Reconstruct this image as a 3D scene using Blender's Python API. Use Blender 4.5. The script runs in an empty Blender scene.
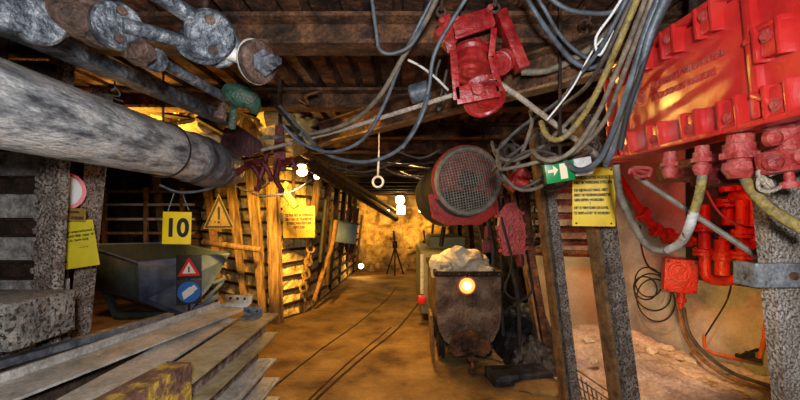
import bpy, bmesh, math, random
from mathutils import Vector, Matrix, noise, Euler
random.seed(7)
PI = math.pi
SC = bpy.context.scene
COL = SC.collection
F = 400.0; CX = 400.0; HZ = 215.0; H = 1.7

def P(px, py, Y):
    return Vector(((px-CX)/F*Y, Y, H-(py-HZ)/F*Y))
def G(px, py, z=0.0):
    Y = (H-z)*F/(py-HZ)
    return P(px, py, Y)

# ------------------------------------------------------------------ materials
MATS = {}
def mat(name, cols, scale=6.0, rough=0.7, metal=0.0, bump=0.3, bscale=None, speck=None, emit=None, estr=0.0, detail=8.0, dust=None, stretch=None, ramp=None, coat=0.0, grain=.38):
    """cols: colours across a noise ramp; speck: (colour, scale, threshold) small spots; dust: (colour, amount) lying on upward faces"""
    m = bpy.data.materials.new(name); m.use_nodes = True
    nt = m.node_tree; nt.nodes.clear(); N = nt.nodes.new; L = nt.links.new
    out = N('ShaderNodeOutputMaterial'); b = N('ShaderNodeBsdfPrincipled'); L(b.outputs[0], out.inputs[0])
    tc = N('ShaderNodeTexCoord'); mp = N('ShaderNodeMapping'); L(tc.outputs['Object'], mp.inputs[0])
    if stretch: mp.inputs['Scale'].default_value = stretch
    n = N('ShaderNodeTexNoise'); n.inputs['Scale'].default_value = scale; n.inputs['Detail'].default_value = detail; n.inputs['Roughness'].default_value = 0.62
    L(mp.outputs[0], n.inputs['Vector'])
    r = N('ShaderNodeValToRGB'); L(n.outputs['Fac'], r.inputs[0])
    el = r.color_ramp.elements
    k = len(cols); pos = ramp or [0.34+0.32*i/max(1, k-1) for i in range(k)]
    el[0].position = pos[0]; el[0].color = (*cols[0], 1)
    if k == 1: el[1].position = 1; el[1].color = (*cols[0], 1)
    else:
        el[1].position = pos[-1]; el[1].color = (*cols[-1], 1)
        for i in range(1, k-1):
            e = el.new(pos[i]); e.color = (*cols[i], 1)
    col = r.outputs[0]
    if speck:
        sc, ss, th = speck
        n2 = N('ShaderNodeTexNoise'); n2.inputs['Scale'].default_value = ss; n2.inputs['Detail'].default_value = 3; L(mp.outputs[0], n2.inputs['Vector'])
        r2 = N('ShaderNodeValToRGB'); r2.color_ramp.elements[0].position = th-0.02; r2.color_ramp.elements[1].position = th+0.03
        L(n2.outputs['Fac'], r2.inputs[0])
        mx = N('ShaderNodeMix'); mx.data_type = 'RGBA'; L(r2.outputs[0], mx.inputs[0]); L(col, mx.inputs[6]); mx.inputs[7].default_value = (*sc, 1)
        col = mx.outputs[2]
    if dust:
        g = N('ShaderNodeNewGeometry'); sx = N('ShaderNodeSeparateXYZ'); L(g.outputs['Normal'], sx.inputs[0])
        mr = N('ShaderNodeMapRange'); mr.inputs[1].default_value = 0.35; mr.inputs[2].default_value = 0.95; mr.inputs[4].default_value = dust[1]
        L(sx.outputs[2], mr.inputs[0])
        mu = N('ShaderNodeMath'); mu.operation = 'MULTIPLY'; L(mr.outputs[0], mu.inputs[0]); 
        n3 = N('ShaderNodeTexNoise'); n3.inputs['Scale'].default_value = 9; L(tc.outputs['Object'], n3.inputs['Vector'])
        m3 = N('ShaderNodeMapRange'); m3.inputs[1].default_value = .3; m3.inputs[2].default_value = .55; L(n3.outputs['Fac'], m3.inputs[0]); L(m3.outputs[0], mu.inputs[1])
        mx = N('ShaderNodeMix'); mx.data_type = 'RGBA'; L(mu.outputs[0], mx.inputs[0]); L(col, mx.inputs[6]); mx.inputs[7].default_value = (*dust[0], 1)
        col = mx.outputs[2]
    if bump >= .5 and grain:
        nf = N('ShaderNodeTexNoise'); nf.inputs['Scale'].default_value = (bscale or scale*4)*1.6; nf.inputs['Detail'].default_value = 5; nf.inputs['Roughness'].default_value = .75; L(mp.outputs[0], nf.inputs['Vector'])
        mf = N('ShaderNodeMapRange'); mf.inputs[1].default_value = .36; mf.inputs[2].default_value = .66; mf.inputs[3].default_value = 1-grain; mf.inputs[4].default_value = 1+grain*.55; L(nf.outputs['Fac'], mf.inputs[0])
        mm = N('ShaderNodeMix'); mm.data_type = 'RGBA'; mm.blend_type = 'MULTIPLY'; mm.inputs[0].default_value = 1; L(col, mm.inputs[6]); L(mf.outputs[0], mm.inputs[7]); col = mm.outputs[2]
    L(col, b.inputs['Base Color'])
    b.inputs['Roughness'].default_value = rough; b.inputs['Metallic'].default_value = metal
    if coat: b.inputs['Coat Weight'].default_value = coat; b.inputs['Coat Roughness'].default_value = 0.25
    if bump:
        nb = N('ShaderNodeTexNoise'); nb.inputs['Scale'].default_value = bscale or scale*4; nb.inputs['Detail'].default_value = 6; L(mp.outputs[0], nb.inputs['Vector'])
        bp = N('ShaderNodeBump'); bp.inputs['Strength'].default_value = bump; bp.inputs['Distance'].default_value = 0.018
        L(nb.outputs['Fac'], bp.inputs['Height']); L(bp.outputs[0], b.inputs['Normal'])
    if emit:
        b.inputs['Emission Color'].default_value = (*emit, 1); b.inputs['Emission Strength'].default_value = estr
    MATS[name] = m
    return m
mat('rust_brown', [(.018, .009, .005), (.11, .048, .022), (.26, .11, .045)], 7, .8, .25, .8, 30, grain=.6)
mat('roof_rust', [(.014, .007, .004), (.085, .034, .014), (.24, .085, .028)], 5, .8, .2, .9, 26, grain=.6)
mat('dark_rust', [(.008, .006, .005), (.035, .018, .011), (.075, .038, .021)], 9, .8, .3, .6, 40)
mat('speckled_steel', [(.17, .12, .09), (.34, .28, .23), (.52, .45, .39)], 12, .5, .2, .9, 60, speck=((.10, .065, .048), 75, .53), grain=.3)
mat('pale_speckled', [(.22, .18, .15), (.42, .38, .335), (.56, .525, .48)], 7, .55, .2, .9, 60, speck=((.19, .12, .075), 110, .53), grain=.2)
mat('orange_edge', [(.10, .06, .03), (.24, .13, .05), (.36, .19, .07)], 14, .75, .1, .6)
mat('grey_steel', [(.10, .10, .105), (.24, .25, .27), (.42, .43, .45)], 10, .5, .35, .6, 40, speck=((.07, .045, .03), 18, .64))
mat('duct_grey', [(.09, .10, .115), (.34, .36, .38), (.58, .60, .61), (.74, .74, .72)], 7, .5, .15, .8, 40, stretch=(2.2, .6, 2.2), dust=((.44, .38, .30), .7), ramp=[.36, .46, .52, .62], grain=.3)
mat('duct_cuff', [(.05, .055, .07), (.16, .17, .20), (.28, .29, .32)], 12, .45, .3, .5)
mat('linkage_grey', [(.015, .018, .022), (.085, .10, .12), (.27, .29, .31)], 16, .45, .4, .8, 45)
mat('linkage_rust', [(.03, .018, .012), (.10, .055, .038), (.19, .12, .09)], 16, .75, .2, .8)
mat('red_paint', [(.17, .006, .007), (.36, .013, .013), (.44, .05, .04)], 7, .4, .0, .5, 26, dust=((.42, .30, .25), .6), coat=.2, grain=.3)
mat('red_cover', [(.40, .010, .010), (.54, .022, .018), (.52, .055, .04)], 3, .36, .0, .4, 14, coat=.55, grain=0)
mat('red_dusty', [(.24, .02, .02), (.42, .045, .038), (.46, .11, .09)], 14, .5, .0, .5, dust=((.46, .32, .27), .75), grain=.25)
mat('dark_red', [(.04, .004, .005), (.13, .010, .011), (.22, .02, .018)], 14, .5, .1, .5)
mat('pipe_red', [(.22, .010, .008), (.48, .024, .014), (.36, .03, .018)], 12, .38, 0, .5, grain=.2)
mat('maroon', [(.02, .006, .006), (.06, .010, .010), (.11, .02, .018)], 12, .6, .1, .5)
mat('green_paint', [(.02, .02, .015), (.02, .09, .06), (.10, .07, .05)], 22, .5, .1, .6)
mat('bin_blue_flash', [(.07, .11, .20), (.11, .17, .30), (.16, .23, .38)], 4, .5, .1, .3, 20)  # blue deepened to carry the flash's cool light on the bin front
mat('bin_green', [(.03, .05, .05), (.05, .085, .08)], 6, .6, .1, .4)
mat('sign_yellow', [(.80, .50, .004), (.95, .63, .006), (.97, .68, .01)], 6, .5, 0, .1, speck=((.36, .24, .06), 22, .72))
mat('sign_olive', [(.60, .47, .01), (.74, .60, .02)], 6, .55, 0, .1)
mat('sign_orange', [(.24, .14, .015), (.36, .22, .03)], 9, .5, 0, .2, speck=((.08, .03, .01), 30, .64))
mat('ink', [(.008, .008, .008)], 5, .6, 0, 0)
mat('black_plate', [(.012, .012, .013), (.03, .03, .03)], 8, .5, 0, .1)
mat('white_paint', [(.70, .70, .68), (.82, .82, .80)], 9, .5, 0, .1)
mat('sign_red', [(.70, .015, .012)], 5, .4, 0, 0)
mat('sign_blue', [(.01, .13, .55), (.02, .18, .66)], 5, .4, 0, 0)
mat('sign_green', [(.0, .16, .03), (.0, .24, .05)], 7, .35, 0, 0)
mat('sign_cream', [(.80, .70, .45)], 5, .5, 0, 0)
mat('clay', [(.10, .05, .014), (.26, .15, .045), (.40, .25, .085)], 1.8, .85, 0, 1.0, 22, grain=0.15)
mat('sand', [(.40, .28, .20), (.62, .47, .37), (.76, .62, .52)], 5, .9, 0, 1.0, 20, grain=0.3)
mat('plaster', [(.22, .205, .18), (.38, .36, .32), (.50, .48, .43)], 2.2, .85, 0, .5, 22, grain=0.1)
mat('beige_plaster', [(.46, .36, .20), (.60, .48, .28)], 3, .85, 0, .5, 22, grain=0.1)
mat('rock_yellow', [(.16, .09, .03), (.58, .38, .13), (.86, .66, .30)], 2.6, .85, 0, 1.0, 14)
mat('infill_rock', [(.22, .15, .06), (.66, .50, .22), (.86, .70, .36)], 6, .85, 0, 1.0, 14)
mat('pale_rock', [(.50, .40, .28), (.74, .65, .50), (.85, .79, .68)], 7, .8, 0, .8, 24, grain=0.2)
mat('coal', [(.004, .004, .005), (.016, .018, .022), (.06, .066, .075)], 9, .5, 0, 1, 30)
mat('lath_grey', [(.12, .11, .10), (.32, .29, .265), (.52, .48, .44)], 6, .7, .2, .7, 30)
mat('lath_dark', [(.02, .014, .011), (.06, .035, .022), (.11, .06, .035)], 6, .8, .2, .7)
mat('lath_ochre', [(.05, .03, .015), (.30, .20, .08), (.62, .45, .20)], 6, .75, .1, .8)
mat('timber', [(.05, .03, .012), (.18, .105, .04), (.34, .21, .08)], 5, .8, 0, .7, 30, stretch=(4, 4, .5))
mat('timber_dark', [(.03, .02, .015), (.09, .055, .035)], 6, .8, 0, .7, 30)
mat('rubber_black', [(.006, .006, .006), (.02, .02, .022)], 12, .7, 0, .2)
mat('cable_grey', [(.035, .045, .055), (.14, .165, .19)], 14, .5, 0, .2)
mat('cable_blue', [(.04, .048, .058), (.13, .158, .195)], 14, .45, 0, .2)
mat('cable_tan', [(.07, .055, .04), (.25, .20, .14)], 16, .65, 0, .4)
mat('cable_dark', [(.03, .027, .024), (.10, .085, .07)], 14, .6, 0, .3)
mat('hose_yellow', [(.10, .08, .04), (.34, .25, .06), (.20, .18, .14)], 12, .65, 0, .5)
mat('hose_white', [(.45, .43, .40), (.72, .70, .68)], 18, .6, 0, .4, speck=((.2, .12, .06), 30, .66))
mat('rope', [(.34, .27, .20), (.62, .53, .42)], 40, .8, 0, .8, 120)
mat('wire_red', [(.55, .02, .015)], 5, .4, 0, 0)
mat('orange_pipe', [(.50, .09, .02), (.68, .16, .03)], 10, .5, 0, .3)
mat('cart_steel', [(.06, .035, .022), (.17, .105, .07), (.34, .24, .17)], 5.5, .65, .35, .8, 34)
mat('loco_green', [(.14, .14, .06), (.24, .24, .11)], 5, .6, .1, .3)
mat('mesh_grey', [(.17, .15, .12), (.36, .32, .26)], 20, .6, .3, .3)
mat('stack_grey', [(.30, .285, .26), (.54, .51, .46), (.68, .65, .60)], 5, .6, .2, .7, 40, grain=.3)
mat('stack_rust', [(.10, .065, .055), (.24, .17, .145), (.46, .38, .34)], 16, .7, .15, .9, 60)
mat('stack_ochre', [(.26, .18, .08), (.46, .37, .20), (.56, .48, .32)], 4, .65, .15, .6, grain=0.25)
mat('stained_yellow', [(.09, .045, .035), (.20, .10, .06), (.58, .38, .05)], 11, .7, .1, .7, ramp=[.35, .5, .6])
mat('block_dusty', [(.14, .13, .12), (.33, .30, .27), (.45, .42, .37)], 10, .8, .05, 1.0, 50, speck=((.06, .035, .025), 45, .56), dust=((.33, .29, .23), .8))
mat('bulb_warm', [(1, .7, .3)], 5, .5, 0, 0, emit=(1, .62, .22), estr=26)
mat('bulb_white', [(1, .9, .6)], 5, .5, 0, 0, emit=(1, .86, .5), estr=9)
mat('lens_core', [(1, .9, .7)], 5, .5, 0, 0, emit=(1, .80, .42), estr=7)
mat('lens_ring', [(1, .6, .2)], 5, .5, 0, 0, emit=(1, .42, .08), estr=1.2)
mat('bulb_red', [(1, .1, .05)], 5, .5, 0, 0, emit=(1, .03, .01), estr=12)
M = MATS

# ------------------------------------------------------------------ mesh builder
SPLIT = {'bolt', 'bolt_hole', 'hanger', 'rivet', 'string', 'cable_gland', 'strap', 'side_frame', 'mark'}
class MB:
    def __init__(s, m=None): s.bm = bmesh.new(); s.m = m or Matrix()
    def _v(s, p): return s.bm.verts.new(s.m @ Vector(p))
    def faces(s, vs, fs):
        v = [s._v(p) for p in vs]
        for f in fs:
            try: s.bm.faces.new([v[i] for i in f])
            except ValueError: pass
        return s
    def box(s, c, d, rot=None, bev=0.0):
        t = bmesh.new(); bmesh.ops.create_cube(t, size=1)
        R = rot.to_4x4() if rot else Matrix()
        bmesh.ops.scale(t, vec=Vector(d), verts=t.verts)
        if bev: bmesh.ops.bevel(t, geom=t.edges[:], offset=bev, segments=2, affect='EDGES', profile=.6)
        X = s.m @ Matrix.Translation(Vector(c)) @ R
        bmesh.ops.transform(t, matrix=X, verts=t.verts); s._join(t); return s
    def _join(s, t):
        me = bpy.data.meshes.new('t'); t.to_mesh(me); t.free(); s.bm.from_mesh(me); bpy.data.meshes.remove(me)
    def tube(s, pts, r, n=10, cap=True, smooth=0):
        pts = [Vector(p) for p in pts]
        if isinstance(r, (list, tuple)):
            r = list(r)
            if smooth:
                q = [r[i]+(r[i+1]-r[i])*j/smooth for i in range(len(r)-1) for j in range(smooth)]+[r[-1]]; r = q
        if smooth: pts = spline(pts, smooth)
        rs = r if isinstance(r, list) else [r]*len(pts)
        k = len(pts); rings = []
        t0 = (pts[1]-pts[0]).normalized()
        up = Vector((0, 0, 1)) if abs(t0.z) < .9 else Vector((1, 0, 0))
        nrm = t0.cross(up).normalized()
        for i, p in enumerate(pts):
            t = (pts[min(i+1, k-1)]-pts[max(i-1, 0)])
            if t.length < 1e-9: t = t0
            t.normalize(); nrm = (nrm-t*nrm.dot(t))
            if nrm.length < 1e-6: nrm = t.orthogonal()
            nrm.normalize(); b = t.cross(nrm)
            rings.append([s._v(p+(nrm*math.cos(a)+b*math.sin(a))*rs[i]) for a in [2*PI*j/n for j in range(n)]])
        for i in range(k-1):
            for j in range(n):
                s.bm.faces.new((rings[i][j], rings[i][(j+1) % n], rings[i+1][(j+1) % n], rings[i+1][j]))
        if cap: s.bm.faces.new(rings[0][::-1]); s.bm.faces.new(rings[-1])
        return s
    def cyl(s, a, b, r, r2=None, n=20):
        return s.tube([a, b], [r, r if r2 is None else r2], n)
    def lathe(s, prof, a, d, n=28):
        """prof: (distance along d, radius) pairs from point a"""
        a = Vector(a); d = Vector(d).normalized(); e = d.orthogonal().normalized(); g = d.cross(e); rings = []
        for (h, r) in prof:
            r = max(r, 1e-4)
            rings.append([s._v(a+d*h+(e*math.cos(t)+g*math.sin(t))*r) for t in [2*PI*j/n for j in range(n)]])
        for i in range(len(prof)-1):
            for j in range(n):
                s.bm.faces.new((rings[i][j], rings[i][(j+1) % n], rings[i+1][(j+1) % n], rings[i+1][j]))
        s.bm.faces.new(rings[0][::-1]); s.bm.faces.new(rings[-1]); return s
    def ring(s, c, d, R, r, n=28, k=8):
        c = Vector(c); d = Vector(d).normalized(); e = d.orthogonal().normalized(); g = d.cross(e)
        v = [[s._v(c+(e*math.cos(t)+g*math.sin(t))*(R+r*math.cos(u))+d*r*math.sin(u)) for u in [2*PI*q/k for q in range(k)]] for t in [2*PI*j/n for j in range(n)]]
        for j in range(n):
            for q in range(k):
                s.bm.faces.new((v[j][q], v[(j+1) % n][q], v[(j+1) % n][(q+1) % k], v[j][(q+1) % k]))
        return s
    def prism(s, prof, a, b, side):
        """extrude the 2-D outline (u along side, v along the third axis) from a to b"""
        a = Vector(a); b = Vector(b); d = (b-a).normalized(); side = Vector(side); side = (side-d*side.dot(d)).normalized(); w = side.cross(d)
        if w.z < 0 or (abs(w.z) < 1e-3 and w.y > 0): w = -w
        A = [s._v(a+side*u+w*v) for u, v in prof]; B = [s._v(b+side*u+w*v) for u, v in prof]; n = len(prof)
        for i in range(n): s.bm.faces.new((A[i], A[(i+1) % n], B[(i+1) % n], B[i]))
        s.bm.faces.new(A[::-1]); s.bm.faces.new(B); return s
    def plate(s, outline, t):
        """outline in local xy, thickness t along z"""
        n = len(outline); A = [s._v((x, y, 0)) for x, y in outline]; B = [s._v((x, y, t)) for x, y in outline]
        for i in range(n): s.bm.faces.new((A[i], A[(i+1) % n], B[(i+1) % n], B[i]))
        s.bm.faces.new(A[::-1]); s.bm.faces.new(B); return s
    def rock(s, c, r, seed=0, sub=3, amp=.35, sq=(1, 1, 1)):
        t = bmesh.new(); bmesh.ops.create_icosphere(t, subdivisions=sub, radius=1)
        o = Vector((seed*3.1, seed*1.7, seed*.9))
        for v in t.verts:
            d = v.co.normalized(); k = 1+amp*noise.noise(d*1.3+o)*1.6+amp*.5*noise.noise(d*3.4+o)
            q = noise.cell(d*1.8+o) if False else 0
            v.co = Vector((d.x*sq[0], d.y*sq[1], d.z*sq[2]))*k*r
        bmesh.ops.transform(t, matrix=s.m @ Matrix.Translation(Vector(c)), verts=t.verts); s._join(t); return s
    def build(s, name, material, parent=None, sharp=35, smooth=True, loc=None):
        bm = s.bm
        if parent is not None and name in SPLIT:
            bm.verts.index_update(); seen = set(); groups = []
            for v in bm.verts:
                if v in seen: continue
                st = [v]; seen.add(v); g = []
                while st:
                    a = st.pop(); g.append(a)
                    for e in a.link_edges:
                        b = e.other_vert(a)
                        if b not in seen: seen.add(b); st.append(b)
                groups.append(g)
            if len(groups) > 1:
                o = None
                for g in groups:
                    ix = {v: i for i, v in enumerate(g)}; m2 = MB()
                    fs = [[ix[v] for v in f.verts] for f in bm.faces if f.verts[0] in ix]
                    m2.faces([v.co.copy() for v in g], fs); o = m2._link(name, material, parent, sharp, smooth, loc)
                bm.free(); return o
        return s._link(name, material, parent, sharp, smooth, loc)
    def _link(s, name, material, parent, sharp, smooth, loc):
        bm = s.bm
        bmesh.ops.recalc_face_normals(bm, faces=bm.faces)
        for f in bm.faces: f.smooth = smooth
        if smooth:
            lim = math.radians(sharp)
            for e in bm.edges:
                if len(e.link_faces) == 2 and e.calc_face_angle(0) > lim: e.smooth = False
        if parent is not None: off = parent.matrix_world.translation.copy() if False else gloc(parent)
        elif loc is not None: off = Vector(loc)
        else:
            xs = [v.co.x for v in bm.verts]; ys = [v.co.y for v in bm.verts]; zs = [v.co.z for v in bm.verts]
            off = Vector(((min(xs)+max(xs))/2, (min(ys)+max(ys))/2, min(zs)))
        bmesh.ops.translate(bm, vec=-off, verts=bm.verts)
        me = bpy.data.meshes.new(name); bm.to_mesh(me); bm.free()
        o = bpy.data.objects.new(name, me); COL.objects.link(o)
        me.materials.append(M[material])
        if parent is not None: o.parent = parent
        else: o.location = off
        return o
def gloc(o):
    v = Vector(o.location)
    while o.parent is not None:
        o = o.parent; v += Vector(o.location)
    return v
def spline(p, k=6):
    out = []; n = len(p)
    for i in range(n-1):
        a = p[max(i-1, 0)]; b = p[i]; c = p[i+1]; d = p[min(i+2, n-1)]
        for j in range(k):
            t = j/k
            out.append(0.5*((2*b)+(c-a)*t+(2*a-5*b+4*c-d)*t*t+(-a+3*b-3*c+d)*t**3))
    out.append(p[-1]); return out
def tag(o, label, cat, group=None):
    o['label'] = label; o['category'] = cat
    if group: o['group'] = group
    return o
def thing(name, label, cat, loc, group=None):
    o = bpy.data.objects.new(name, None); COL.objects.link(o); o.location = loc; o.empty_display_size = .1
    return tag(o, label, cat, group)
def struct(mb, name, m, **k):
    o = mb.build(name, m, **k); o['kind'] = 'structure'; return o
def stuff(o, label, cat):
    tag(o, label, cat); o['kind'] = 'stuff'; return o
def frame(c, n, up=(0, 0, 1), roll=0):
    """x right as seen from the side n points to, y up, z = n"""
    n = Vector(n).normalized(); u = Vector(up); u = (u-n*u.dot(n)).normalized(); x = u.cross(n)
    R = Matrix((x, u, n)).transposed().to_4x4()
    return Matrix.Translation(Vector(c)) @ R @ Matrix.Rotation(roll, 4, 'Z')
def text(body, size, mx, material, parent, name='lettering', ext=.0006, align='CENTER', sx=1.0, bold=0.0, spacing=1.0):
    cu = bpy.data.curves.new('txt', 'FONT'); cu.body = body; cu.size = size; cu.align_x = align; cu.align_y = 'CENTER'; cu.extrude = ext; cu.space_line = spacing; cu.offset = bold
    o = bpy.data.objects.new('txt', cu); COL.objects.link(o)
    dg = bpy.context.evaluated_depsgraph_get(); dg.update()
    me = bpy.data.meshes.new_from_object(o.evaluated_get(dg))
    bpy.data.objects.remove(o)
    me.transform(mx @ Matrix.Diagonal((sx, 1, 1, 1))); 
    me.transform(Matrix.Translation(-gloc(parent)))
    me.materials.clear(); me.materials.append(M[material]); me.name = name
    r = bpy.data.objects.new(name, me); COL.objects.link(r); r.parent = parent; return r
def ibeam(w, h, tf=.012, tw=.01):
    a = w/2; b = tw/2
    return [(-a, 0), (a, 0), (a, tf), (b, tf*1.5), (b, h-tf*1.5), (a, h-tf), (a, h), (-a, h), (-a, h-tf), (-b, h-tf*1.5), (-b, tf*1.5), (-a, tf)]
def uprof(w, h, t=.012):
    a = w/2
    return [(-a, 0), (a, 0), (a, h), (a-t, h), (a-t, t), (-a+t, t), (-a+t, h), (-a, h)]
def hexbolt(mb, c, d, r, h):
    mb.lathe([(0, r), (h, r), (h, 0)], c, d, 6)

def cable(pts, r, m, label, cat='cable', name='cable', n=8, group=None, sm=7):
    P3 = [P(*p) for p in pts]; mb = MB(); mb.tube(P3, r, n, smooth=sm); return tag(mb.build(name, m, sharp=60), label, cat, group)
# ================================================================== SETTING
def floorz(x, y):
    z = .018*noise.noise(Vector((x*.8, y*.8, 0)))+.008*noise.noise(Vector((x*3.5, y*3.5, 2)))
    if x > 1.9: z += min(.10, (x-1.9)*.12)
    return z
mb = MB(); nx, ny = 96, 140; vs = []; fs = []
for j in range(ny+1):
    for i in range(nx+1):
        x = -7.5+12.3*i/nx; y = -.5+14*j/ny; vs.append((x, y, floorz(x, y)))
for j in range(ny):
    for i in range(nx): a = j*(nx+1)+i; fs.append((a, a+1, a+nx+2, a+nx+1))
mb.faces(vs, fs); struct(mb, 'floor', 'clay', sharp=90, loc=(0, 0, 0))

def lagging(mb, a, b, z0, z1, nrm, period=.17, depth=.10, gap=.42, rock=None):
    """horizontal ribbed steel lagging between plan points a and b: ridges and hollows in one sheet"""
    a = Vector((a[0], a[1], 0)); b = Vector((b[0], b[1], 0)); n = Vector((nrm[0], nrm[1], 0)).normalized()
    z = z0; prof = []
    while z < z1:
        prof += [(z, 0), (z+period*.05, depth*0-depth), (z+period*gap, -depth), (z+period*(gap+.08), 0), (z+period*.98, .006)]
        z += period
    k = max(2, int((b-a).length/.25)); vs = []; fs = []; m = len(prof)
    for i in range(k+1):
        p = a.lerp(b, i/k)
        for (zz, d) in prof:
            q = p+n*(d+.012*noise.noise(Vector((p.x*2, p.y*2, zz*3)))); vs.append((q.x, q.y, zz+.012*noise.noise(Vector((p.x*1.5, p.y*1.5, round(zz/period)*7)))))
    for i in range(k):
        for j in range(m-1): q = i*m+j; fs.append((q, q+1, q+m+1, q+m))
    mb.faces(vs, fs)
# side chamber rear wall on the left, then the roadway's left wall
def stone_lagging(name, a, b, z0, z1, nrm, period=.225):
    a = Vector((*a, 0)); b = Vector((*b, 0)); n = Vector((*nrm, 0)).normalized(); nx = int((b-a).length/.035); nz = int((z1-z0)/.03); vs = []; fs = []
    for j in range(nz+1):
        for i in range(nx+1):
            p = a.lerp(b, i/nx); z = z0+(z1-z0)*j/nz
            q = p-n*(.005-.045*noise.noise(Vector((p.x*5, p.y*5, z*6)))-.03*noise.noise(Vector((p.x*13, p.y*13, z*17))))
            vs.append((q.x, q.y, z))
    for j in range(nz):
        for i in range(nx): c = j*(nx+1)+i; fs.append((c, c+1, c+nx+2, c+nx+1))
    mb = MB(); mb.faces(vs, fs); w = struct(mb, name, 'infill_rock', sharp=28)
    mb = MB(); z = z0+.05
    while z < z1-.05:
        dz = .03*noise.noise(Vector((z*7, 0, 1))); A = a+n*.035; B = b+n*.035
        for q in (-.016, .016): mb.box(((A.x+B.x)/2, (A.y+B.y)/2, z+q), ((B-A).length, .05, .010), Matrix.Rotation(math.atan2(b.y-a.y, b.x-a.x), 3, 'Z') @ Matrix.Rotation(dz, 3, 'Y'))
        mb.box(((A.x+B.x)/2, (A.y+B.y)/2, z), ((B-A).length, .012, .036), Matrix.Rotation(math.atan2(b.y-a.y, b.x-a.x), 3, 'Z') @ Matrix.Rotation(dz, 3, 'Y'))
        z += period
    return struct(mb, name+'_laths', 'dark_rust')
stone_lagging('wall_rear_left', (-1.98, 6.45), (-4.1, 8.3), -.05, 2.9, (-.65, -.75))
mb = MB(); lagging(mb, (-4.1, 8.3), (-7.2, 8.9), -.05, 2.9, (.2, -1)); struct(mb, 'wall_far_left', 'lath_dark', sharp=25)
mb = MB(); mb.box((-7.35, 4.2, 1.4), (.2, 9.6, 3)); struct(mb, 'wall_left', 'lath_dark')
stone_lagging('wall_roadway_corner', (-1.98, 6.45), (-1.66, 7.05), -.05, 2.9, (.75, -.65))
stone_lagging('wall_roadway_left', (-1.66, 7.05), (-1.36, 12.9), -.05, 2.6, (1, 0))
mb = MB(); lagging(mb, (1.95, 5.75), (1.5, 12.9), -.05, 2.6, (-1, 0)); struct(mb, 'wall_roadway_right', 'lath_dark', sharp=25)
mb = MB(); lagging(mb, (1.9, 5.8), (2.95, 5.65), .3, 2.9, (0, -1), .19, .16, .5); struct(mb, 'wall_niche_lagging', 'lath_grey', sharp=25)
mb = MB(); mb.box((2.42, 5.66, .5), (1.15, .22, 1.35), bev=.02); struct(mb, 'wall_niche_plinth', 'beige_plaster')
mb = MB(); mb.box((3.05, 5.85, 1.45), (.36, .3, 3.1)); struct(mb, 'wall_niche_corner', 'plaster')
# plastered niche wall, slightly curved in plan
path = [(3.02, 5.9), (3.08, 5.3), (3.25, 4.7), (3.5, 4.1), (3.72, 3.4), (3.85, 2.4), (3.95, 1), (4.0, -.5)]
vs = []; fs = []; K = 14
sp = spline([Vector((x, y, 0)) for x, y in path], 6)
for p in sp:
    for k in range(K+1):
        z = -.1+3.05*k/K; vs.append((p.x+.02*noise.noise(Vector((p.x*2, p.y*2, z*2))), p.y, z))
for i in range(len(sp)-1):
    for k in range(K): q = i*(K+1)+k; fs.append((q, q+1, q+K+2, q+K+1))
mb = MB(); mb.faces(vs, fs); struct(mb, 'wall_right', 'plaster', sharp=60)
mb = MB(); mb.box((-1.7, -.65, 1.4), (11.8, .2, 3)); struct(mb, 'wall_behind_camera', 'dark_rust')
# rock face at the end of the roadway
mb = MB(); vs = []; fs = []; nx, nz = 60, 44
for j in range(nz+1):
    for i in range(nx+1):
        x = -2+4*i/nx; z = -.1+2.9*j/nz
        y = 12.75-.28*noise.noise(Vector((x*1.3, z*1.3, 4)))-.16*abs(noise.noise(Vector((x*3.2, z*3.2, 9))))-.05*noise.noise(Vector((x*9, z*9, 1)))
        vs.append((x, y, z))
for j in range(nz):
    for i in range(nx): a = j*(nx+1)+i; fs.append((a, a+1, a+nx+2, a+nx+1))
mb.faces(vs, fs); struct(mb, 'wall_rock_end', 'rock_yellow', sharp=28)
# ceilings: ribbed laths running along the roadway
def laths(mb, x0, x1, y0, y1, z, per=.16):
    x = x0; k = max(1, int((y1-y0)/.4)); prof = []
    while x < x1:
        prof += [(x, 0), (x+.012, .045), (x+per*.30, .045), (x+per*.30+.012, 0), (x+per*.97, -.004)]; x += per
    m = len(prof); vs = []; fs = []
    for i in range(k+1):
        y = y0+(y1-y0)*i/k
        for (xx, d) in prof: vs.append((xx, y, z+d+.01*noise.noise(Vector((round(xx/per)*5, y*1.2, 0)))))
    for i in range(k):
        for j in range(m-1): q = i*m+j; fs.append((q, q+1, q+m+1, q+m))
    mb.faces(vs, fs)
mb = MB(); laths(mb, -7.4, 4.1, -.6, 6.7, 2.78); struct(mb, 'ceiling', 'roof_rust', sharp=25)
mb = MB(); laths(mb, -2.3, 2.3, 6.5, 13.1, 2.46); struct(mb, 'ceiling_roadway', 'roof_rust', sharp=25)
mb = MB(); mb.box((0.1, 6.62, 2.65), (4.3, .1, .42)); struct(mb, 'trim_1', 'dark_rust')
mb = MB(); laths(mb, -7.4, -1.9, 6.7, 9.2, 2.8); struct(mb, 'ceiling_left', 'roof_rust', sharp=25)
mb = MB(); mb.box((2.6, 6.3, 1.4), (1.5, .1, 3)); struct(mb, 'wall_niche_rear', 'dark_rust')

def wallx(y):
    for a, b in zip(sp, sp[1:]):
        if b.y <= y <= a.y: return a.x+(b.x-a.x)*(a.y-y)/(a.y-b.y)
    return 3.0
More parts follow.
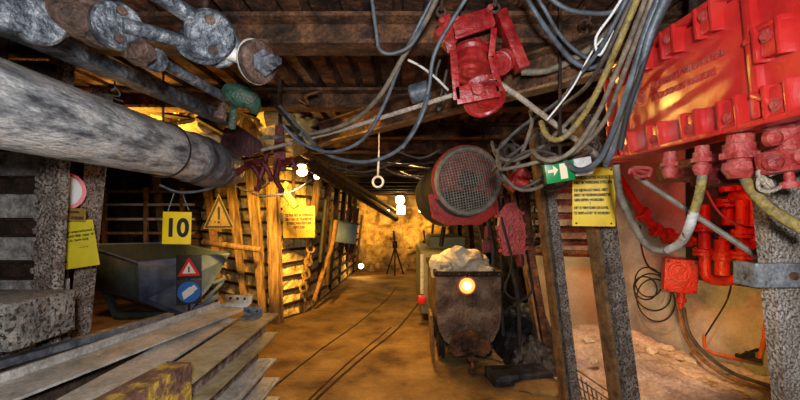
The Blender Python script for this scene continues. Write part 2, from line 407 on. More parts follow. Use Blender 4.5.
# sand and gravel floor of the niche
mb = MB(); vs = []; fs = []; nx, ny = 120, 190
for j in range(ny+1):
    for i in range(nx+1):
        u = i/nx; y = 1.0+4.9*j/ny; x0 = 1.42+.12*noise.noise(Vector((y*1.7, 3, 0))); xm = wallx(y)-.03; x = x0+(xm-x0)*u
        e = min(1, u*6)
        z = floorz(x, y)-.012+e*(.04+.05*noise.noise(Vector((x*1.5, y*1.5, 7)))+.035*noise.noise(Vector((x*9, y*9, 7)))+.035*abs(noise.noise(Vector((x*19, y*19, 7)))))+.25*max(0, (y-4.7))*e*.4
        vs.append((x, y, z))
for j in range(ny):
    for i in range(nx): a = j*(nx+1)+i; fs.append((a, a+1, a+nx+2, a+nx+1))
mb.faces(vs, fs); stuff(mb.build('gravel_bed', 'sand', sharp=50), 'pale sand and gravel covering the floor of the right side niche', 'gravel')

# ================================================================== ROOF BEAMS
def roof_beam(x0, y0, x1, y1, z, w, h, label, m='rust_brown', group='rolled steel beams across the roof', name='roof_beam'):
    mb = MB(); mb.prism(ibeam(w, h, .022, .02), (x0, y0, z), (x1, y1, z), (-(y1-y0), x1-x0, 0)); return tag(mb.build(name, m), label, 'beam', group)
roof_beam(-7.2, 2.2, 3.8, 2.16, 2.6, .17, .165, 'wide rusty steel beam across the top of the picture, nearest the viewer')
roof_beam(-7.2, 3.45, 3.6, 3.4, 2.6, .17, .165, 'rusty steel roof beam second from the viewer, behind the red pulley block')
roof_beam(-7.2, 4.7, 3.2, 4.7, 2.6, .16, .165, 'rusty roof beam third from the viewer, above the round fan guard')
roof_beam(-7.2, 5.8, 3.0, 5.8, 2.6, .16, .165, 'dark roof beam just before the roof steps down to the roadway')
nm = ['first', 'second', 'third', 'fourth', 'fifth', 'last']
for i, y in enumerate([7.4, 8.4, 9.4, 10.4, 11.3, 12.2]):
    roof_beam(-1.85, y, 1.85, y, 2.30, .12, .14, f'low dark cross beam over the roadway, {nm[i]} one past the roof step', 'dark_rust', 'low cross beams over the roadway')
# slanting girder in front
g0 = Vector((-1.3, 4.45, 2.37)); g1 = Vector((1.0, 1.9, 2.37))
t = thing('girder', 'heavy slanting steel girder with ochre lower flange under the pulley block', 'beam', (0, 3, 2.37))
mb = MB(); mb.prism([(-.01, .02), (.01, .02), (.01, .18), (.07, .185), (.07, .20), (-.07, .20), (-.07, .185), (-.01, .18)], g0, g1, (1, .9, 0)); mb.build('web', 'rust_brown', t)
mb = MB(); mb.box((g0+g1)/2+Vector((0, 0, .008)), ((g1-g0).length, .10, .016), Matrix.Rotation(math.atan2(g1.y-g0.y, g1.x-g0.x), 3, 'Z')); mb.build('lower_flange', 'orange_edge', t)

# ================================================================== POSTS
def post(top, bot, w, d, m, label, group=None, side=(1, 0, 0), teeth=False, edge=None, name='support_post', prof=None):
    top = Vector(top); bot = Vector(bot); base = Vector((bot.x, bot.y, bot.z))
    t = thing(name, label, 'post', base, group)
    h = (top-bot).length
    pr = prof or [(-w/2, 0), (-w/2, -d*.15), (-w*.38, -d*.22), (-w*.30, -d), (w*.30, -d), (w*.38, -d*.22), (w/2, -d*.15), (w/2, 0), (w*.42, d*.02), (w*.22, -d*.72), (-w*.22, -d*.72), (-w*.42, d*.02)]
    mb = MB(); ax = (top-bot).normalized(); sd = Vector(side); sd = (sd-ax*sd.dot(ax)).normalized(); bk = ax.cross(sd)
    if bk.y < 0: bk = -bk
    A = [mb._v(bot+sd*u+bk*(v+d)) for u, v in pr]; B = [mb._v(top+sd*u+bk*(v+d)) for u, v in pr]; n = len(pr)
    for i in range(n): mb.bm.faces.new((A[i], A[(i+1) % n], B[(i+1) % n], B[i]))
    mb.bm.faces.new(A[::-1]); mb.bm.faces.new(B); mb.build('profile', m, t)
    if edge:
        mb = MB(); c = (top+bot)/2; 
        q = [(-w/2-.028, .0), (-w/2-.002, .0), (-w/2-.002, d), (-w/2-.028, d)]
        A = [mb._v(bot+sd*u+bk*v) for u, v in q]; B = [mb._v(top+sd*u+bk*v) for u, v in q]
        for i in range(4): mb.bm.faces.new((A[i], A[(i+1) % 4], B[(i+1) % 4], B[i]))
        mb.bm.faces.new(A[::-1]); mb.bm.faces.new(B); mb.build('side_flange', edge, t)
    if teeth:
        mb = MB(); k = int(h/.075); ol = [(0, 0)]
        for i in range(k): ol += [(-.006, .075*i), (-.006, .075*i+.03), (-.032, .075*i+.038), (-.032, .075*i+.062), (-.006, .075*i+.07)]
        ol += [(0, .075*k)]
        mb.m = Matrix.Translation(bot-sd*(w/2-.002)+bk*.03) @ Matrix((sd, ax, -bk)).transposed().to_4x4(); mb.plate(ol, .02)
        mb.build('tooth_rack', m, t)
    return t
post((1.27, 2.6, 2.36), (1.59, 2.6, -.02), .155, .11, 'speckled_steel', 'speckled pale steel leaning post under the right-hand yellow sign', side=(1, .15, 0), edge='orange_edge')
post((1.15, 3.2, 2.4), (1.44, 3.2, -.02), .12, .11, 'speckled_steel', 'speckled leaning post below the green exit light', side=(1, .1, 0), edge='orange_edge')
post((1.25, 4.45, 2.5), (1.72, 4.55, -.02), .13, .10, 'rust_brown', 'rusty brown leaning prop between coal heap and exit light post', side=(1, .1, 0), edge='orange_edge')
post((1.62, 5.3, 2.6), (1.9, 5.4, -.02), .12, .10, 'dark_rust', 'dark prop standing farthest back beside the niche slats')
post((-1.93, 2.25, 2.58), (-2.07, 2.25, -.02), .155, .04, 'speckled_steel', 'speckled steel post with toothed edge beside the large grey duct', side=(1, -.1, 0), teeth=True)
post((-2.07, 2.75, 2.58), (-2.32, 2.75, -.02), .15, .04, 'speckled_steel', 'dark speckled post holding the small olive sign')
# near post with its clamp band
t = post((1.475, 1.42, 1.93), (1.67, 1.42, -.02), .40, .06, 'pale_speckled', 'broad pale speckled post at the right edge with a clamp band', side=(1, 0, 0),
         prof=[(-.19, -.06), (.2, -.06), (.2, 0), (.17, 0), (.17, -.03), (-.16, -.03), (-.16, 0), (-.19, 0)])
mb = MB(); mb.box((1.46, 1.40, 1.49), (.46, .03, .085), bev=.006); mb.box((1.245, 1.44, 1.49), (.02, .09, .085), bev=.005); cb = mb.build('clamp_band', 'grey_steel', t)
mb = MB(); hexbolt(mb, (1.36, 1.386, 1.49), (0, -1, 0), .014, .014); hexbolt(mb, (1.40, 1.386, 1.49), (0, -1, 0), .014, .014); mb.build('bolt', 'rust_brown', cb)
# props at the left rear wall
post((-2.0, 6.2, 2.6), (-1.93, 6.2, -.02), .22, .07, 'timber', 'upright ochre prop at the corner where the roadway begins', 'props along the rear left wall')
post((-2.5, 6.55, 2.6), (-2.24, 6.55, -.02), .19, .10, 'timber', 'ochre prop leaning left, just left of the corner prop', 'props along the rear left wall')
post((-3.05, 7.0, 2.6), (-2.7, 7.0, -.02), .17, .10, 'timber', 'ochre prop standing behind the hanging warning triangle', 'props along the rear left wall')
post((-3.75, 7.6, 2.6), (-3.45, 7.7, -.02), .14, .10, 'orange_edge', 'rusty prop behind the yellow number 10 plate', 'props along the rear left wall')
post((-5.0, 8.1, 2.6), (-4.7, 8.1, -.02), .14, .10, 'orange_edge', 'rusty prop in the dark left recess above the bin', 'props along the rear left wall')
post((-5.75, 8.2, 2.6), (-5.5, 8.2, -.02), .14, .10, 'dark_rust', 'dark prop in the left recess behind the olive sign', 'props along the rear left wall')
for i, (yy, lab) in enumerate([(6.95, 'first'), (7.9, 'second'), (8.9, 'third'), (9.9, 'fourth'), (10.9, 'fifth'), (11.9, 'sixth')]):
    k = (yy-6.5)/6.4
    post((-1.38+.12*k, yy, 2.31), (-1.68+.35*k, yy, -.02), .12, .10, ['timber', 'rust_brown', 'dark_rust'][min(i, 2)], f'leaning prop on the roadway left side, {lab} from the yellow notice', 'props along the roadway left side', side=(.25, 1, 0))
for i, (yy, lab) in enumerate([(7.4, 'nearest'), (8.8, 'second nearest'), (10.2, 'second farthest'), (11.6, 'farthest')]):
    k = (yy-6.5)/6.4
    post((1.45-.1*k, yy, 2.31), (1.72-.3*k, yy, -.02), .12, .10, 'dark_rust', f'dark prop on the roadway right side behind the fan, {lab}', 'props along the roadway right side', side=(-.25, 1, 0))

# left plated partition beside the toothed post
mb = MB()
for k, (z0, z1, d) in enumerate([(1.86, 2.02, 0), (1.70, 1.85, .06), (1.53, 1.69, 0), (1.37, 1.52, .06), (1.2, 1.36, 0)]):
    pass
t = thing('steel_partition', 'pale steel plates and brown bolted channels at the left edge', 'partition', (-2.9, 2.5, 0))
for k in range(9):
    z = 2.02-.17*k*1.55
    if z < .3: break
    mb = MB(); mb.box((-2.72, 2.5, z), (1.3, .02, .15), bev=.004); mb.build('plate', 'lath_grey', t)
    mb = MB(); mb.prism(uprof(.11, .05, .01), (-3.37, 2.5, z-.135), (-2.07, 2.5, z-.135), (0, 0, 1)); c = mb.build('channel', 'dark_rust', t)
    mb = MB(); hexbolt(mb, (-2.24, 2.49, z-.135), (0, -1, 0), .018, .02); mb.build('bolt', 'grey_steel', c)
mb = MB(); mb.box((-3.3, 2.54, 1.1), (.08, .06, 2.2)); mb.build('upright', 'dark_rust', t)
# dusty block
mb = MB(); mb.box((-2.28, 1.98, 1.19), (1.06, .36, .22), bev=.012); tag(mb.build('steel_block', 'block_dusty', sharp=60), 'dusty speckled rectangular block below the toothed post', 'block')
mb = MB(); mb.box((-2.5, 1.9, .54), (1.1, .5, 1.08), bev=.015); tag(mb.build('support_slab', 'block_dusty', sharp=60), 'lower dusty slab carrying the speckled block at the left edge', 'block')

# ================================================================== STEEL STACK (lower left)
G1 = 'steel sections in the stack'
def section(a, b, w, h, m, label, kind='i', name='steel_beam', flange=None):
    a = Vector(a); b = Vector(b); t = thing(name, label, 'beam', (a+b)/2, G1)
    side = Vector((b.y-a.y, -(b.x-a.x), 0))
    if kind == 'i':
        f = flange or m; tf = .012
        mb = MB(); mb.prism([(-.008, tf), (.008, tf), (.008, h-tf), (-.008, h-tf)], a, b, side); mb.build('web', m, t)
        mb = MB(); mb.prism([(-w/2, h-tf), (w/2, h-tf), (w/2, h), (-w/2, h)], a, b, side); mb.build('upper_flange', f, t)
        mb = MB(); mb.prism([(-w/2, 0), (w/2, 0), (w/2, tf), (-w/2, tf)], a, b, side); mb.build('lower_flange', f, t)
    else:
        mb = MB(); mb.prism(uprof(w, h, .01), a, b, side); mb.build('channel', m, t)
    return t
zt = .985; hh = .15
xs = [(-.99, 2.93), (-1.0, 2.80), (-.985, 2.86), (-.97, 2.90), (-1.0, 2.84), (-.99, 2.9)]
labs = ['top steel beam with an ochre upper flange, right side of the stack', 'steel beam second from the top of the right side of the stack', 'grey beam third from the top of the stack',
        'rusty beam fourth from the top of the stack', 'rusty beam second from the bottom of the stack', 'bottom steel beam of the stack on the floor']
for i in range(6):
    z = zt-hh*(i+1)-.003*(i+1)
    section((-1.0-.03*(i % 2), .85+.1*(i % 2), z), (xs[i][0], xs[i][1], z), .2 if i != 1 else .19, hh, 'stack_rust', labs[i], flange='stack_ochre' if i == 0 else 'stack_grey')
labs2 = ['light channel lying second column from the right, uppermost', 'steel beam under the light channel in the second column']
for i in range(2):
    z = zt-hh*(i+1)-.003*(i+1)
    section((-1.24, .85, z), (-1.235, 2.78+.06*i, z), .2, hh, 'stack_rust', labs2[i], flange='stack_grey')
mb = MB(); mb.box((-1.3, 1.85, .335), (.36, 1.8, .67), bev=.01); tag(mb.build('timber_block', 'timber_dark'), 'dark timber packing under the second column of stacked beams', 'timber')
# the wide conveyor pan on top with a punched end plate
t = thing('conveyor_trough', 'long wide dusty grey steel trough lying slantwise on the stack', 'trough', (-1.4, 2.3, 1.0))
a = P(-60, 398, 1.58)+Vector((0, 0, .0)); a.z = 1.0; b = Vector((-1.235, 2.98, 1.0))
a = Vector((-1.585, 1.3, 1.0)); sd = Vector((b.y-a.y, -(b.x-a.x), 0))
mb = MB(); mb.prism([(-.13, 0), (.10, 0), (.10, .012), (-.115, .012), (-.115, .05), (-.13, .05)], a, b, sd); mb.build('pan', 'stack_grey', t)
d = (b-a).normalized(); s_ = sd.normalized()
mb = MB(); R = Matrix((s_, d, Vector((0, 0, 1)))).transposed()
vs = [b-s_*.13+Vector((0, 0, .012)), b+s_*.1+Vector((0, 0, .012)), b+s_*.1+d*.07+Vector((0, 0, .03)), b-s_*.13+d*.07+Vector((0, 0, .03)), b+s_*.1+d*.09+Vector((0, 0, .085)), b-s_*.13+d*.09+Vector((0, 0, .085))]
mb.faces(vs, [(0, 1, 2, 3), (3, 2, 4, 5)]); o = mb.build('end_plate', 'stack_grey', t); md = o.modifiers.new('s', 'SOLIDIFY'); md.thickness = .01
for k in range(3):
    mb = MB(); c = b+s_*(-.08+.06*k)+d*.076+Vector((0, 0, .06)); mb.cyl(c, c-d*.006+Vector((0, 0, .004)), .011, n=12); mb.build('bolt_hole', 'ink', o)
mb = MB(); mb.prism([(-.03, 0), (.03, 0), (.03, .035), (-.03, .035)], (-1.95, 1.5, 1.0), (-1.56, 2.72, 1.0), sd); tag(mb.build('steel_bar', 'duct_cuff'), 'thin dark blue grey bar lying left of the wide trough on the stack', 'bar', G1)
mb = MB(); mb.box((-1.68, 2.1, .5), (.26, 1.2, .99), bev=.01); tag(mb.build('timber_block', 'timber_dark'), 'dark timber packing under the wide trough and thin bar', 'timber')
# perforated angle bracket on the ochre beam
t = thing('angle_bracket', 'small dark angle bracket with holes on the ochre beam end', 'bracket', (-1.02, 2.82, .985))
mb = MB(); mb.box((-1.04, 2.78, .99), (.13, .10, .008)); mb.box((-1.04, 2.83, 1.018), (.13, .008, .06)); mb.build('angle', 'duct_cuff', t)
mb = MB()
for k in range(2): mb.cyl((-1.07+.06*k, 2.827, 1.02), (-1.07+.06*k, 2.82, 1.02), .009, n=12)
mb.build('bolt_hole', 'ink', t)
# stained sheet in the foreground
t = thing('stained_channel', 'rusty channel end with yellow paint stains in the lower left foreground', 'channel', (-.95, 1.75, .9))
mb = MB(); mb.prism([(0, -.19), (.01, -.19), (.01, 0), (-.10, 0), (-.10, -.09), (-.09, -.09), (-.09, -.01), (0, -.01)], (-.945, 1.2, 1.082), (-.885, 1.68, 1.082), (1, 0, 0)); mb.build('channel', 'stained_yellow', t)

# ================================================================== DUCT
t = thing('air_duct', 'large round grey steel duct running along the upper left', 'duct', (-1.45, 1.7, 1.94))
mb = MB(); mb.lathe([(0, .16), (2.4, .16), (2.4, .0)], (-1.45, .35, 2.1), (0, 1, 0), 48); mb.build('pipe', 'duct_grey', t)
mb = MB(); mb.lathe([(0, .163), (.02, .174), (.05, .174), (.07, .164), (.16, .168), (.18, .182), (.22, .182), (.24, .166), (.32, .176), (.38, .162), (.46, .170), (.52, .158), (.60, .160), (.63, .15), (.63, .13), (.5, .12), (.5, 0)], (-1.45, 2.72, 2.1), (0, 1, -.03), 40); mb.build('flexible_cuff', 'duct_cuff', t)
for y in (.7, 2.45):
    mb = MB(); mb.ring((-1.45, y, 2.1), (0, 1, 0), .168, .006, 36, 6); mb.tube([(-1.45, y, 2.27), (-1.45, y, 2.8)], .006, 6); mb.build('hanger', 'dark_rust', t)
# wire tie below cuff
mb = MB(); mb.tube([P(160, 185, 2.6), P(178, 192, 2.6), P(200, 191, 2.7), P(222, 184, 2.9), P(236, 172, 3.0)], .008, 6, smooth=4); tag(mb.build('tie_wire', 'cable_grey'), 'frayed grey wire looped under the end of the large duct', 'wire')

# ================================================================== LINKAGE (upper left)
t = thing('drawbar_linkage', 'heavy chain of grey steel discs and rods at the top left', 'linkage', (-1.1, 1.5, 2.2))
def L_(px, py, Y): return P(px, py, Y)
def disc(px, py, Y, r, w, m, n, parent, nrm=(-.75, -.55, -.25), bolts=0):
    c = L_(px, py, Y); d = Vector(nrm).normalized()
    mb = MB(); mb.lathe([(0, r*.90), (.008, r), (w-.008, r), (w, r*.90), (w, 0)], c-d*w/2, d, 36); o = mb.build(n, m, parent)
    e = d.orthogonal().normalized(); g = d.cross(e)
    for k in range(bolts):
        a = PI*2*k/bolts+.9; mb = MB(); hexbolt(mb, c+d*w/2+(e*math.cos(a)+g*math.sin(a))*r*.58, d, r*.2, .012); mb.build('bolt', 'linkage_rust', o)
    return o
NL = (.80, -.60, -.12)
disc(10, 10, 1.2, .068, .05, 'linkage_grey', 'disc', t, NL, 1)
disc(38, 22, 1.25, .070, .045, 'linkage_grey', 'disc', t, NL)
disc(50, 15, 1.28, .070, .04, 'linkage_rust', 'disc', t, NL, 1)
mb = MB(); mb.tube([L_(48, 8, 1.28), L_(65, 14, 1.3), L_(85, 22, 1.33), L_(100, 24, 1.36)], [.045, .06, .065, .055], 20); mb.build('spindle', 'linkage_rust', t)
disc(100, 23, 1.36, .082, .07, 'linkage_rust', 'disc', t, NL)
disc(117, 26, 1.34, .078, .05, 'linkage_grey', 'disc', t, NL, 2)
mb = MB(); mb.tube([L_(122, 25, 1.33), L_(190, 43, 1.5)], .026, 14); mb.build('rod', 'linkage_grey', t)
disc(200, 46, 1.52, .085, .02, 'linkage_grey', 'clevis_plate', t, (.5, -.75, .35))
disc(210, 35, 1.5, .090, .035, 'linkage_grey', 'clevis_plate', t, (.55, -.72, -.35), 2)
disc(217, 44, 1.56, .088, .025, 'linkage_grey', 'clevis_plate', t, (.55, -.72, -.35))
mb = MB(); mb.tube([L_(150, -12, 1.35), L_(208, 28, 1.5)], .031, 14); mb.build('rod', 'linkage_grey', t)
mb = MB(); mb.tube([L_(212, 48, 1.56), L_(258, 62, 1.62)], .028, 14); mb.build('rod', 'stack_grey', t)
o = disc(258, 62, 1.58, .083, .045, 'linkage_rust', 'disc', t, (.86, -.5, -.08)); mb = MB(); mb.ring(L_(256, 62, 1.595), (.86, -.5, -.08), .076, .013, 32, 8); mb.build('rim', 'stack_grey', t)
c = L_(263, 63, 1.56); d = Vector((.86, -.5, -.08)).normalized()
mb = MB(); mb.lathe([(0, .05), (.01, .05), (.012, .03), (.05, .03), (.052, .018), (.085, .018), (.085, 0)], c, d, 6); mb.build('bolt', 'duct_cuff', o)
mb = MB(); mb.lathe([(0, .03), (.02, .046), (.07, .046), (.09, .03), (.09, 0)], L_(130, 52, 1.4), (.9, -.3, -.15), 6); mb.build('nut', 'linkage_rust', t)
disc(154, 60, 1.45, .042, .05, 'linkage_grey', 'disc', t, (.8, -.5, -.2))
mb = MB(); mb.tube([L_(150, 56, 1.5), L_(226, 98, 1.95)], .022, 12); mb.build('rod', 'linkage_grey', t)
mb = MB(); mb.tube([L_(70, 8, 1.35), (-1.14, 1.37, 2.82)], .012, 8); mb.tube([L_(205, 15, 1.52), (-.75, 1.54, 2.82)], .012, 8); mb.build('hanger', 'dark_rust', t)
# channel rail running beneath the linkage
mb = MB(); mb.prism(uprof(.085, .06, .008), (-1.33, 1.25, 2.31), (-1.16, 2.75, 2.31), (1, 0, 0)); tag(mb.build('guide_rail', 'linkage_grey'), 'narrow grey channel rail running beneath the disc linkage', 'rail')
mb = MB(); mb.box((-1.98, 1.95, 2.45), (.10, .03, .66)); mb.box((-1.93, 1.93, 2.45), (.02, .06, .66)); tag(mb.build('hanger_strap', 'dark_rust'), 'dark upright angle strap above the grey duct at far left', 'strap')
mb = MB()
for k in range(3): mb.prism(uprof(.12, .05, .01), (-3.4, 2.05+.0*k, 2.30+.15*k), (-1.75, 2.05, 2.26+.15*k), (0, 0, 1))
tag(mb.build('cover_plate', 'dark_rust'), 'rusty ribbed cover plate above the grey duct at the left edge', 'plate')
# tangled wire above the duct
mb = MB(); random.seed(3)
pts = [P(98+random.uniform(-6, 30), 60+i*3.2+random.uniform(-4, 4), 2.0) for i in range(14)]
mb.tube(pts, .004, 5, smooth=5); tag(mb.build('wire_tangle', 'cable_dark'), 'tangle of rusty tie wire hanging behind the channel rail', 'wire')
# green valve
t = thing('green_valve', 'small green painted valve body below the right-hand linkage disc', 'valve', P(240, 105, 1.9))
mb = MB(); mb.tube([P(226, 88, 1.9), P(236, 95, 1.9), P(250, 100, 1.9), P(256, 112, 1.95)], [.03, .055, .05, .02], 16, smooth=4); mb.build('body', 'green_paint', t)
mb = MB(); mb.lathe([(0, .02), (.05, .02), (.05, .03), (.08, .03), (.08, 0)], P(224, 104, 1.88), (-.2, -.2, -1), 8); mb.build('nut', 'linkage_rust', t)
mb = MB(); mb.tube([P(234, 108, 1.9), P(232, 128, 1.95)], .018, 10); mb.build('stem', 'green_paint', t)

# yellow lit infill rock above the duct
mb = MB(); vs = []; fs = []; nx, nz = 60, 14
for j in range(nz+1):
    for i in range(nx+1):
        x = -3.6+2.7*i/nx; z = 2.32+.48*j/nz
        vs.append((x, 3.9-.30*noise.noise(Vector((x*4, z*4, 2)))-.28*abs(noise.noise(Vector((x*9, z*9, 5)))), z+.03*noise.noise(Vector((x*6, 0, z*3)))))
for j in range(nz):
    for i in range(nx): a = j*(nx+1)+i; fs.append((a, a+1, a+nx+2, a+nx+1))
mb.faces(vs, fs); o = mb.build('rock_packing', 'rock_yellow', sharp=25); md = o.modifiers.new('s', 'SOLIDIFY'); md.thickness = .15; md.offset = -1
stuff(o, 'yellow lit broken rock packed above the end of the grey duct', 'rock')

for i, (a, b, lb) in enumerate([((128, 108), (208, 122), 'dark thin lath crossing the yellow rock, upper one'), ((150, 128), (236, 112), 'dark thin lath crossing the yellow rock, slanting up right'), ((196, 118), (250, 148), 'dark thin lath crossing the yellow rock above the clamp'), ((215, 104), (300, 132), 'dark thin lath behind the maroon clamp')]):
    cable([(*a, 3.55), (*b, 3.6)], .022, 'dark_rust', lb, 'lath', 'roof_lath', sm=0, n=4, group='thin laths under the packed rock')
# maroon clamp with arms
t = thing('roof_clamp', 'dark maroon steel clamp with curved arms at the end of the duct', 'clamp', P(270, 160, 3.2))
mb = MB(); mb.m = frame(P(242, 138, 3.3), (.1, -1, 0)); mb.plate([(-.18, -.1), (-.13, .07), (-.04, .11), (.06, .04), (.15, -.02), (.18, -.10), (.05, -.16)], .03); mb.build('plate', 'maroon', t)
mb = MB(); mb.m = frame(P(280, 152, 3.2), (.1, -1, 0)); mb.plate([(-.05, -.17), (-.03, .2), (.03, .22), (.05, -.15)], .04); mb.build('upright', 'dark_red', t)
for k, (a, b, c) in enumerate([((238, 172), (252, 166), (262, 182)), ((246, 165), (262, 162), (272, 178)), ((268, 150), (262, 172), (258, 188)), ((280, 160), (276, 178), (282, 190)), ((284, 164), (292, 160), (296, 168))]):
    mb = MB(); mb.tube([P(*a, 3.15), P(*b, 3.1), P(*c, 3.1)], [.026, .024, .016], 8, smooth=5); e = P(*c, 3.1); mb.lathe([(0, .024), (.03, .024), (.03, 0)], e, (0, -1, -.3), 10); mb.build('arm', 'dark_red', t)
mb = MB(); mb.tube([(P(280, 130, 3.2)), Vector((P(280, 130, 3.2).x, 3.2, 2.8))], .015, 8); mb.build('hanger', 'dark_rust', t)

# ================================================================== FAN
t = thing('ventilation_fan', 'round ventilation fan with wire mesh guard hanging over the mine cart', 'fan', (.66, 4.1, 1.7))
fc = P(468, 181, 3.8); ax = Vector((.16, -1, -.05)).normalized()
mb = MB(); mb.lathe([(0, .20), (.02, .325), (.12, .325), (.14, .315), (.40, .315), (.42, .34), (.70, .34), (.73, .31), (.73, 0)], fc+Vector((-.03, .03, -.02)), (-.16, 1, -.14), 44); mb.build('casing', 'rubber_black', t)
mb = MB(); mb.lathe([(0, .30), (0, .345), (.05, .345), (.05, .30)], fc-ax*.07, ax, 40)
mb.m = frame(fc-ax*.075, ax); mb.plate([(-.37, -.13), (-.33, -.36), (-.2, -.42), (.14, -.42), (.33, -.30), (.34, -.1), (.2, -.28), (-.1, -.31), (-.3, -.12)], .05); mb.build('flange', 'pipe_red', t)
mb = MB(); mb.ring(fc+ax*.01, ax, .305, .027, 44, 10); gr = mb.build('guard_ring', 'mesh_grey', t)
mb = MB(); mb.m = frame(fc+ax*.015, ax)
for k in range(-11, 12):
    u = k*.0255
    h = math.sqrt(.298**2-u*u)
    for (A, B) in (((u, -h), (u, h)), ((-h, u), (h, u))):
        rot = .22; c_, s__ = math.cos(rot), math.sin(rot)
        q = [(x*c_-y*s__, x*s__+y*c_) for x, y in (A, B)]
        pts = [Vector((q[0][0]+(q[1][0]-q[0][0])*w, q[0][1]+(q[1][1]-q[0][1])*w, 0)) for w in [i/6 for i in range(7)]]
        for p in pts: p.z = .06*(1-(p.length/.298)**2)
        mb.tube(pts, .0050, 5, cap=False)
mb.build('mesh_guard', 'mesh_grey', t)
mb = MB(); mb.lathe([(0, .298), (.004, .298), (.004, .09), (.05, .09), (.07, .05), (.07, 0)], fc-ax*.045, ax, 36)
mb.build('dark_backing', 'rubber_black', t)  # black disc and hub paint the shaded inside behind the mesh
for x, y in ((.36, 4.2), (.86, 4.2)):
    mb = MB()
    for k in range(11):
        z = 2.12+.062*k; mb.ring((x+.02, y, z), (1, 0, 0) if k % 2 else (0, 1, 0), .024, .007, 12, 6)
    mb.build('chain', 'dark_rust', t)

# ================================================================== CART
cx0, yf, yb = .76, 4.42, 5.85
t = thing('mine_cart', 'rusty steel mine cart with rounded bottom, heaped with pale rocks', 'mine cart', (cx0, 5.1, 0))
prof = [(-.355, 1.07), (-.355, .56), (-.335, .44), (-.27, .31), (-.18, .24), (0, .22), (.18, .24), (.27, .31), (.335, .44), (.355, .56), (.355, 1.07)]
inner = [(x*.95, z+.02 if z < 1 else z) for x, z in prof]
mb = MB(); A = [mb._v((cx0+x, yf, z)) for x, z in prof]; B = [mb._v((cx0+x, yb, z)) for x, z in prof]
C_ = [mb._v((cx0+x, yf+.02, z)) for x, z in inner]; D_ = [mb._v((cx0+x, yb-.02, z)) for x, z in inner]; n = len(prof)
for i in range(n-1):
    mb.bm.faces.new((A[i], A[i+1], B[i+1], B[i])); mb.bm.faces.new((C_[i+1], C_[i], D_[i], D_[i+1]))
mb.bm.faces.new(A); mb.bm.faces.new(B[::-1]); mb.bm.faces.new(C_); mb.bm.faces.new(D_[::-1])
mb.bm.faces.new((A[0], B[0], D_[0], C_[0])); mb.bm.faces.new((A[-1], C_[-1], D_[-1], B[-1]))
mb.build('body', 'cart_steel', t)
mb = MB(); mb.box((cx0, yf-.012, 1.05), (.75, .03, .06), bev=.006); mb.box((cx0, yb+.012, 1.05), (.75, .03, .06), bev=.006)
mb.box((cx0-.365, (yf+yb)/2, 1.05), (.03, yb-yf, .06), bev=.006); mb.box((cx0+.365, (yf+yb)/2, 1.05), (.03, yb-yf, .06), bev=.006)
o = mb.build('rim', 'dark_rust', t)
mb = MB()
for k in range(7): mb.lathe([(0, .01), (.006, .008), (.008, 0)], (cx0-.33+.11*k, yf-.027, 1.05), (0, -1, 0), 10)
mb.build('rivet', 'cart_steel', o)
mb = MB(); mb.m = frame((cx0, yf-.03, .22), (0, -1, 0)); mb.plate([(-.24, .02), (-.20, .12), (-.1, .2), (0, .23), (.1, .2), (.20, .12), (.24, .02), (.16, -.06), (.06, -.04), (0, .0), (-.06, -.04), (-.16, -.06)], .05); mb.build('buffer_plate', 'rust_brown', t)
mb = MB(); mb.box((cx0, (yf+yb)/2, .2), (.34, yb-yf+.1, .09), bev=.01); mb.build('frame', 'dark_rust', t)
mb = MB(); mb.box((cx0, yf-.1, .17), (.08, .2, .04), bev=.008); mb.ring((cx0, yf-.2, .12), (1, 0, 0), .045, .016, 18, 8); mb.ring((cx0, yf-.21, .06), (0, 1, 0), .035, .013, 18, 8); mb.build('coupling_hook', 'rust_brown', t)
for (sx, yy) in ((-1, yf+.35), (1, yf+.35), (-1, yb-.35), (1, yb-.35)):
    mb = MB(); mb.lathe([(0, .03), (0, .14), (.05, .14), (.055, .165), (.07, .165), (.07, .03)], (cx0+sx*.31, yy, .165), (-sx, 0, 0), 28); mb.cyl((cx0+sx*.33, yy, .165), (cx0+sx*.1, yy, .165), .025); mb.build('wheel', 'dark_rust', t)
mb = MB(); mb.box((cx0-.40, yf+.15, .34), (.03, .34, .5), Matrix.Rotation(-.05, 3, 'Y'), .004); mb.build('side_bracket', 'orange_edge', t)
t = thing('cart_lamp', 'round glowing orange tail lamp on the front of the mine cart', 'lamp', (.735, 4.36, .9))
lc = Vector((.735, yf-.03, .925))
mb = MB(); mb.ring(lc, (0, 1, 0), .095, .012, 32, 8); mb.lathe([(0, .095), (.012, .095), (.012, 0)], lc-Vector((0, 0, 0)), (0, 1, 0), 32); mb.build('lamp_ring', 'orange_pipe', t)
mb = MB(); mb.lathe([(0, .088), (.006, .085), (.008, .04)], lc-Vector((0, .002, 0)), (0, -1, 0), 32); mb.build('lens', 'lens_ring', t)
mb = MB(); mb.lathe([(0, .042), (.012, .04), (.02, .025), (.022, 0)], lc-Vector((0, .008, 0)), (0, -1, 0), 24); mb.build('bulb', 'lens_core', t)
mb = MB(); mb.box(lc+Vector((0, -.005, .115)), (.02, .02, .05)); mb.build('bracket', 'dark_rust', t)
rk = [(.53, 4.62, 1.10, .15, 'pale rock at the front left of the cart load'), (.76, 4.72, 1.16, .19, 'largest pale rock, top of the cart load'), (.97, 4.68, 1.06, .13, 'low pale rock at the front right of the cart'),
      (.60, 5.05, 1.12, .16, 'pale rock behind the front left one in the cart'), (.93, 5.05, 1.08, .15, 'pale rock behind the largest one, right side of cart'), (.72, 5.4, 1.08, .17, 'pale rock farthest back in the cart load')]
for i, (x, y, z, r, lb) in enumerate(rk):
    mb = MB(); mb.rock((x, y, z), r, i+2, 3, .38, (1.05, .9, .85)); tag(mb.build('rock', 'pale_rock', sharp=18), lb, 'rock', 'pale rocks heaped in the mine cart')
